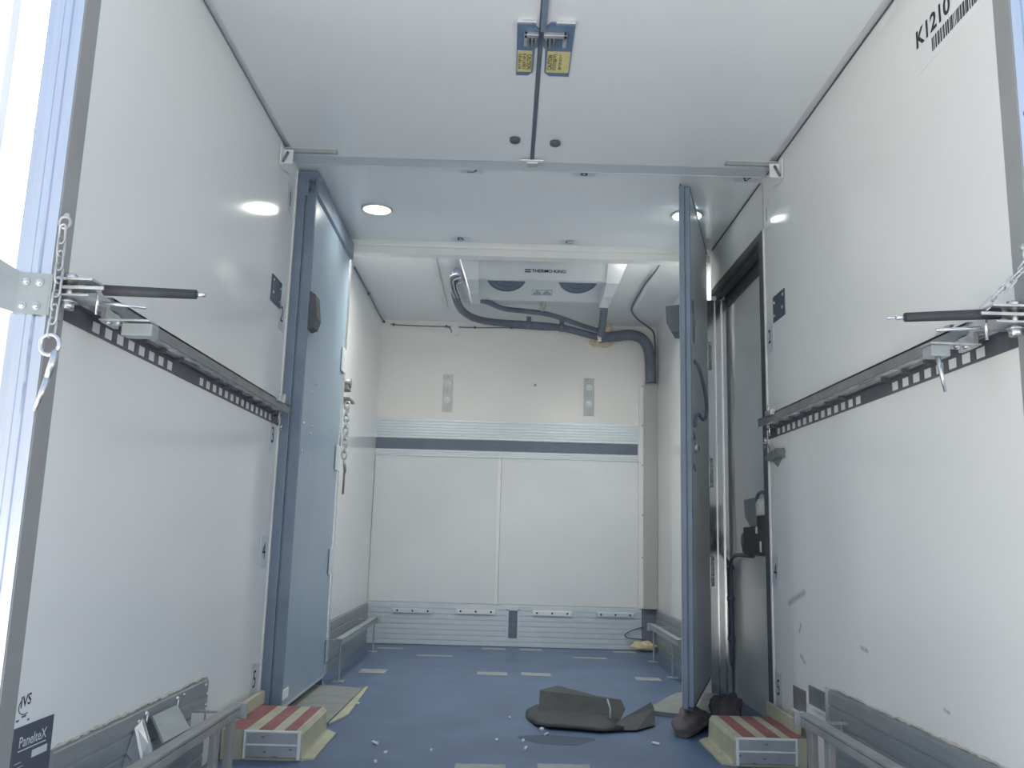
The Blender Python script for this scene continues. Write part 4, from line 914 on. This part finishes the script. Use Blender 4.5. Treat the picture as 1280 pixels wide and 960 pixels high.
# black rubber tray lying on its side: base, raised wall, flap
t = thing('rubber_mat', (1.55, 4.6, 0), 'crumpled black rubber mat lying in the middle of the floor', 'mat')
def lump(profile, n=14):
    """loft: list of (x, y, half depth, height, base z)"""
    mb = MB(); rings = []
    for (x, y, d, h, z) in profile:
        ring = []
        for i in range(n):
            a = 2*PI*i/n; ca, sa = math.cos(a), math.sin(a)
            cx = abs(ca)**0.6*(1 if ca > 0 else -1); cz = abs(sa)**0.6*(1 if sa > 0 else -1)
            ring.append(mb.bm.verts.new((x+0.10*d*sa, y+d*cx, z+h*(0.5+0.5*cz))))
        rings.append(ring)
    for A, B in zip(rings, rings[1:]):
        for i in range(n): mb._face([A[i], A[(i+1) % n], B[(i+1) % n], B[i]], True)
    mb._face(rings[0][::-1]); mb._face(rings[-1]); return mb
q = lump([(1.262, 4.62, 0.10, 0.02, 0.002), (1.30, 4.58, 0.22, 0.030, 0.002), (1.36, 4.56, 0.26, 0.035, 0.002), (1.50, 4.54, 0.27, 0.035, 0.002), (1.60, 4.50, 0.26, 0.03, 0.002), (1.70, 4.44, 0.15, 0.02, 0.002)])
obj('mat_base', q, 'black_rubber_sheet', t)
q = MB().prism([(1.318, 4.60, 0.02), (1.325, 4.70, 0.115), (1.42, 4.72, 0.135), (1.62, 4.62, 0.105), (1.73, 4.60, 0.095), (1.745, 4.56, 0.06), (1.70, 4.50, 0.0)], (0.0, -0.03, 0.0)); obj('mat_fold', q, 'black_rubber_sheet', t)
q = MB().prism([(1.64, 4.30, 0.004), (1.70, 4.42, 0.03), (1.885, 4.66, 0.07), (1.895, 4.62, 0.05), (1.87, 4.45, 0.002), (1.76, 4.32, 0.002)], (0.004, -0.02, 0.008)); obj('mat_flap', q, 'black_rubber_sheet', t)
q = MB().tube([(1.655, 4.42, 0.035), (1.662, 4.47, 0.075), (1.655, 4.53, 0.105)], 0.005, 6); obj('mat_crease', q, 'worn_white_strip', t)
# brown cloth bundle beside the right leaf
t = thing('cloth_bundle', (2.1, 4.5, 0), 'dark brown cloth bundle on the floor by the right wheel arch box', 'cloth')
def bundle(c0, c1, r0, r1, hs, seed):
    rnd = random.Random(seed); mb = MB(); c0, c1 = Vector(c0), Vector(c1); d = (c1-c0); L = d.length; d.normalize(); s = Vector((-d.y, d.x, 0)); rings = []; n = 22; m = 14
    for j in range(m+1):
        u = j/m; e = math.sin(PI*min(1, max(0, 0.06+0.88*u)))**0.5; r = (r0+(r1-r0)*u)*e
        ring = []
        for i in range(n):
            a = 2*PI*i/n; w = 1+0.10*math.sin(3*a+5*u+seed)+0.07*math.sin(7*a-9*u)+0.05*rnd.uniform(-1, 1)
            z = hs*e*(0.5+0.5*math.sin(a))*w
            ring.append(mb.bm.verts.new(c0+d*L*u+s*r*math.cos(a)*w+Vector((0, 0, max(0.001, z)))))
        rings.append(ring)
    for A, B in zip(rings, rings[1:]):
        for i in range(n): mb._face([A[i], A[(i+1) % n], B[(i+1) % n], B[i]], True)
    mb._face(rings[0][::-1]); mb._face(rings[-1]); return mb
obj('sleeve', bundle((1.965, 4.20, 0), (2.12, 4.58, 0), 0.075, 0.085, 0.10, 1), 'dark_brown_cloth', t)
obj('body', bundle((2.18, 4.33, 0.0), (2.32, 4.78, 0.02), 0.080, 0.075, 0.125, 4), 'dark_brown_cloth', t)
tag(obj('paper_cup', MB().cyl((2.335, 4.965, 0.036), (2.35, 4.89, 0.05), 0.032, 0.038, 18), 'clear_sticker', None, None, (2.34, 4.93, 0.0)), 'pale crushed cup lying beyond the right wheel arch box', 'cup')
st = MB(); P = []
for i in range(30):
    a = 2*PI*i/30; P.append((1.38+0.16*math.cos(a)*(1+0.2*math.sin(3*a)), 4.10+0.10*math.sin(a)*(1+0.15*math.cos(2*a+1)), 0.0))
st.prism(P, (0, 0, 0.0008)); tag(obj('floor_stain', st, 'oily_stain', None, None, (1.38, 4.1, 0)), 'dark oily stain on the floor in front of the black rubber mat', 'stain')
# scraps
sc_a = obj('paper_scrap', MB().cyl((0.58, 3.945, 0.007), (0.606, 3.915, 0.007), 0.006, n=8), 'white_scrap', None, None, (0.593, 3.93, 0))
tag(sc_a, 'larger white plug on the floor right of the left wheel arch box', 'scrap', 'white scraps on the floor')
sc_b = obj('paper_scrap', blob((0.376, 4.79, 0.007), 0.009, 3, 1.1, 0.8), 'white_scrap', None, None, (0.376, 4.79, 0))
tag(sc_b, 'white crumb on the floor beside the left floor plate', 'scrap', 'white scraps on the floor')
def scrap(src, x, y, rz, sc, label):
    o = src.copy(); link(o); o.location = (x, y, 0); o.rotation_euler = (0, 0, rz); o.scale = (sc, sc, sc); o['label'] = label
scrap(sc_a, 1.816, 4.06, 0.2, 0.9, 'white plug on the floor between the black mat and the right wheel arch box')
scrap(sc_a, 2.075, 3.93, 1.2, 0.8, 'white plug leaning at the flange of the right wheel arch box')
scrap(sc_b, 0.659, 3.775, 0.5, 0.8, 'white crumb on the floor just behind the larger plug')
scrap(sc_b, 0.841, 3.836, 1.5, 0.8, 'white crumb on the floor left of the nearest wide floor strips')
scrap(sc_b, 0.640, 3.62, 2.2, 0.9, 'faint white crumb at the bottom edge, right of the left wheel arch box')
scrap(sc_b, 1.112, 4.055, 0.7, 0.8, 'lone white crumb on the floor left of the oily stain')
scrap(sc_b, 1.171, 4.546, 2.7, 0.7, 'faint white crumb left of the black rubber mat')
scrap(sc_b, 1.228, 4.05, 1.0, 0.9, 'white crumb at the left edge of the oily stain')
scrap(sc_a, 1.236, 3.915, 2.2, 0.8, 'bent white scrap in front of the oily stain')
scrap(sc_b, 1.32, 4.291, 0.1, 1.0, 'white crumb touching the front of the black mat, farther of two')
scrap(sc_a, 1.338, 4.195, 1.9, 0.8, 'white plug touching the oily stain in front of the black mat')
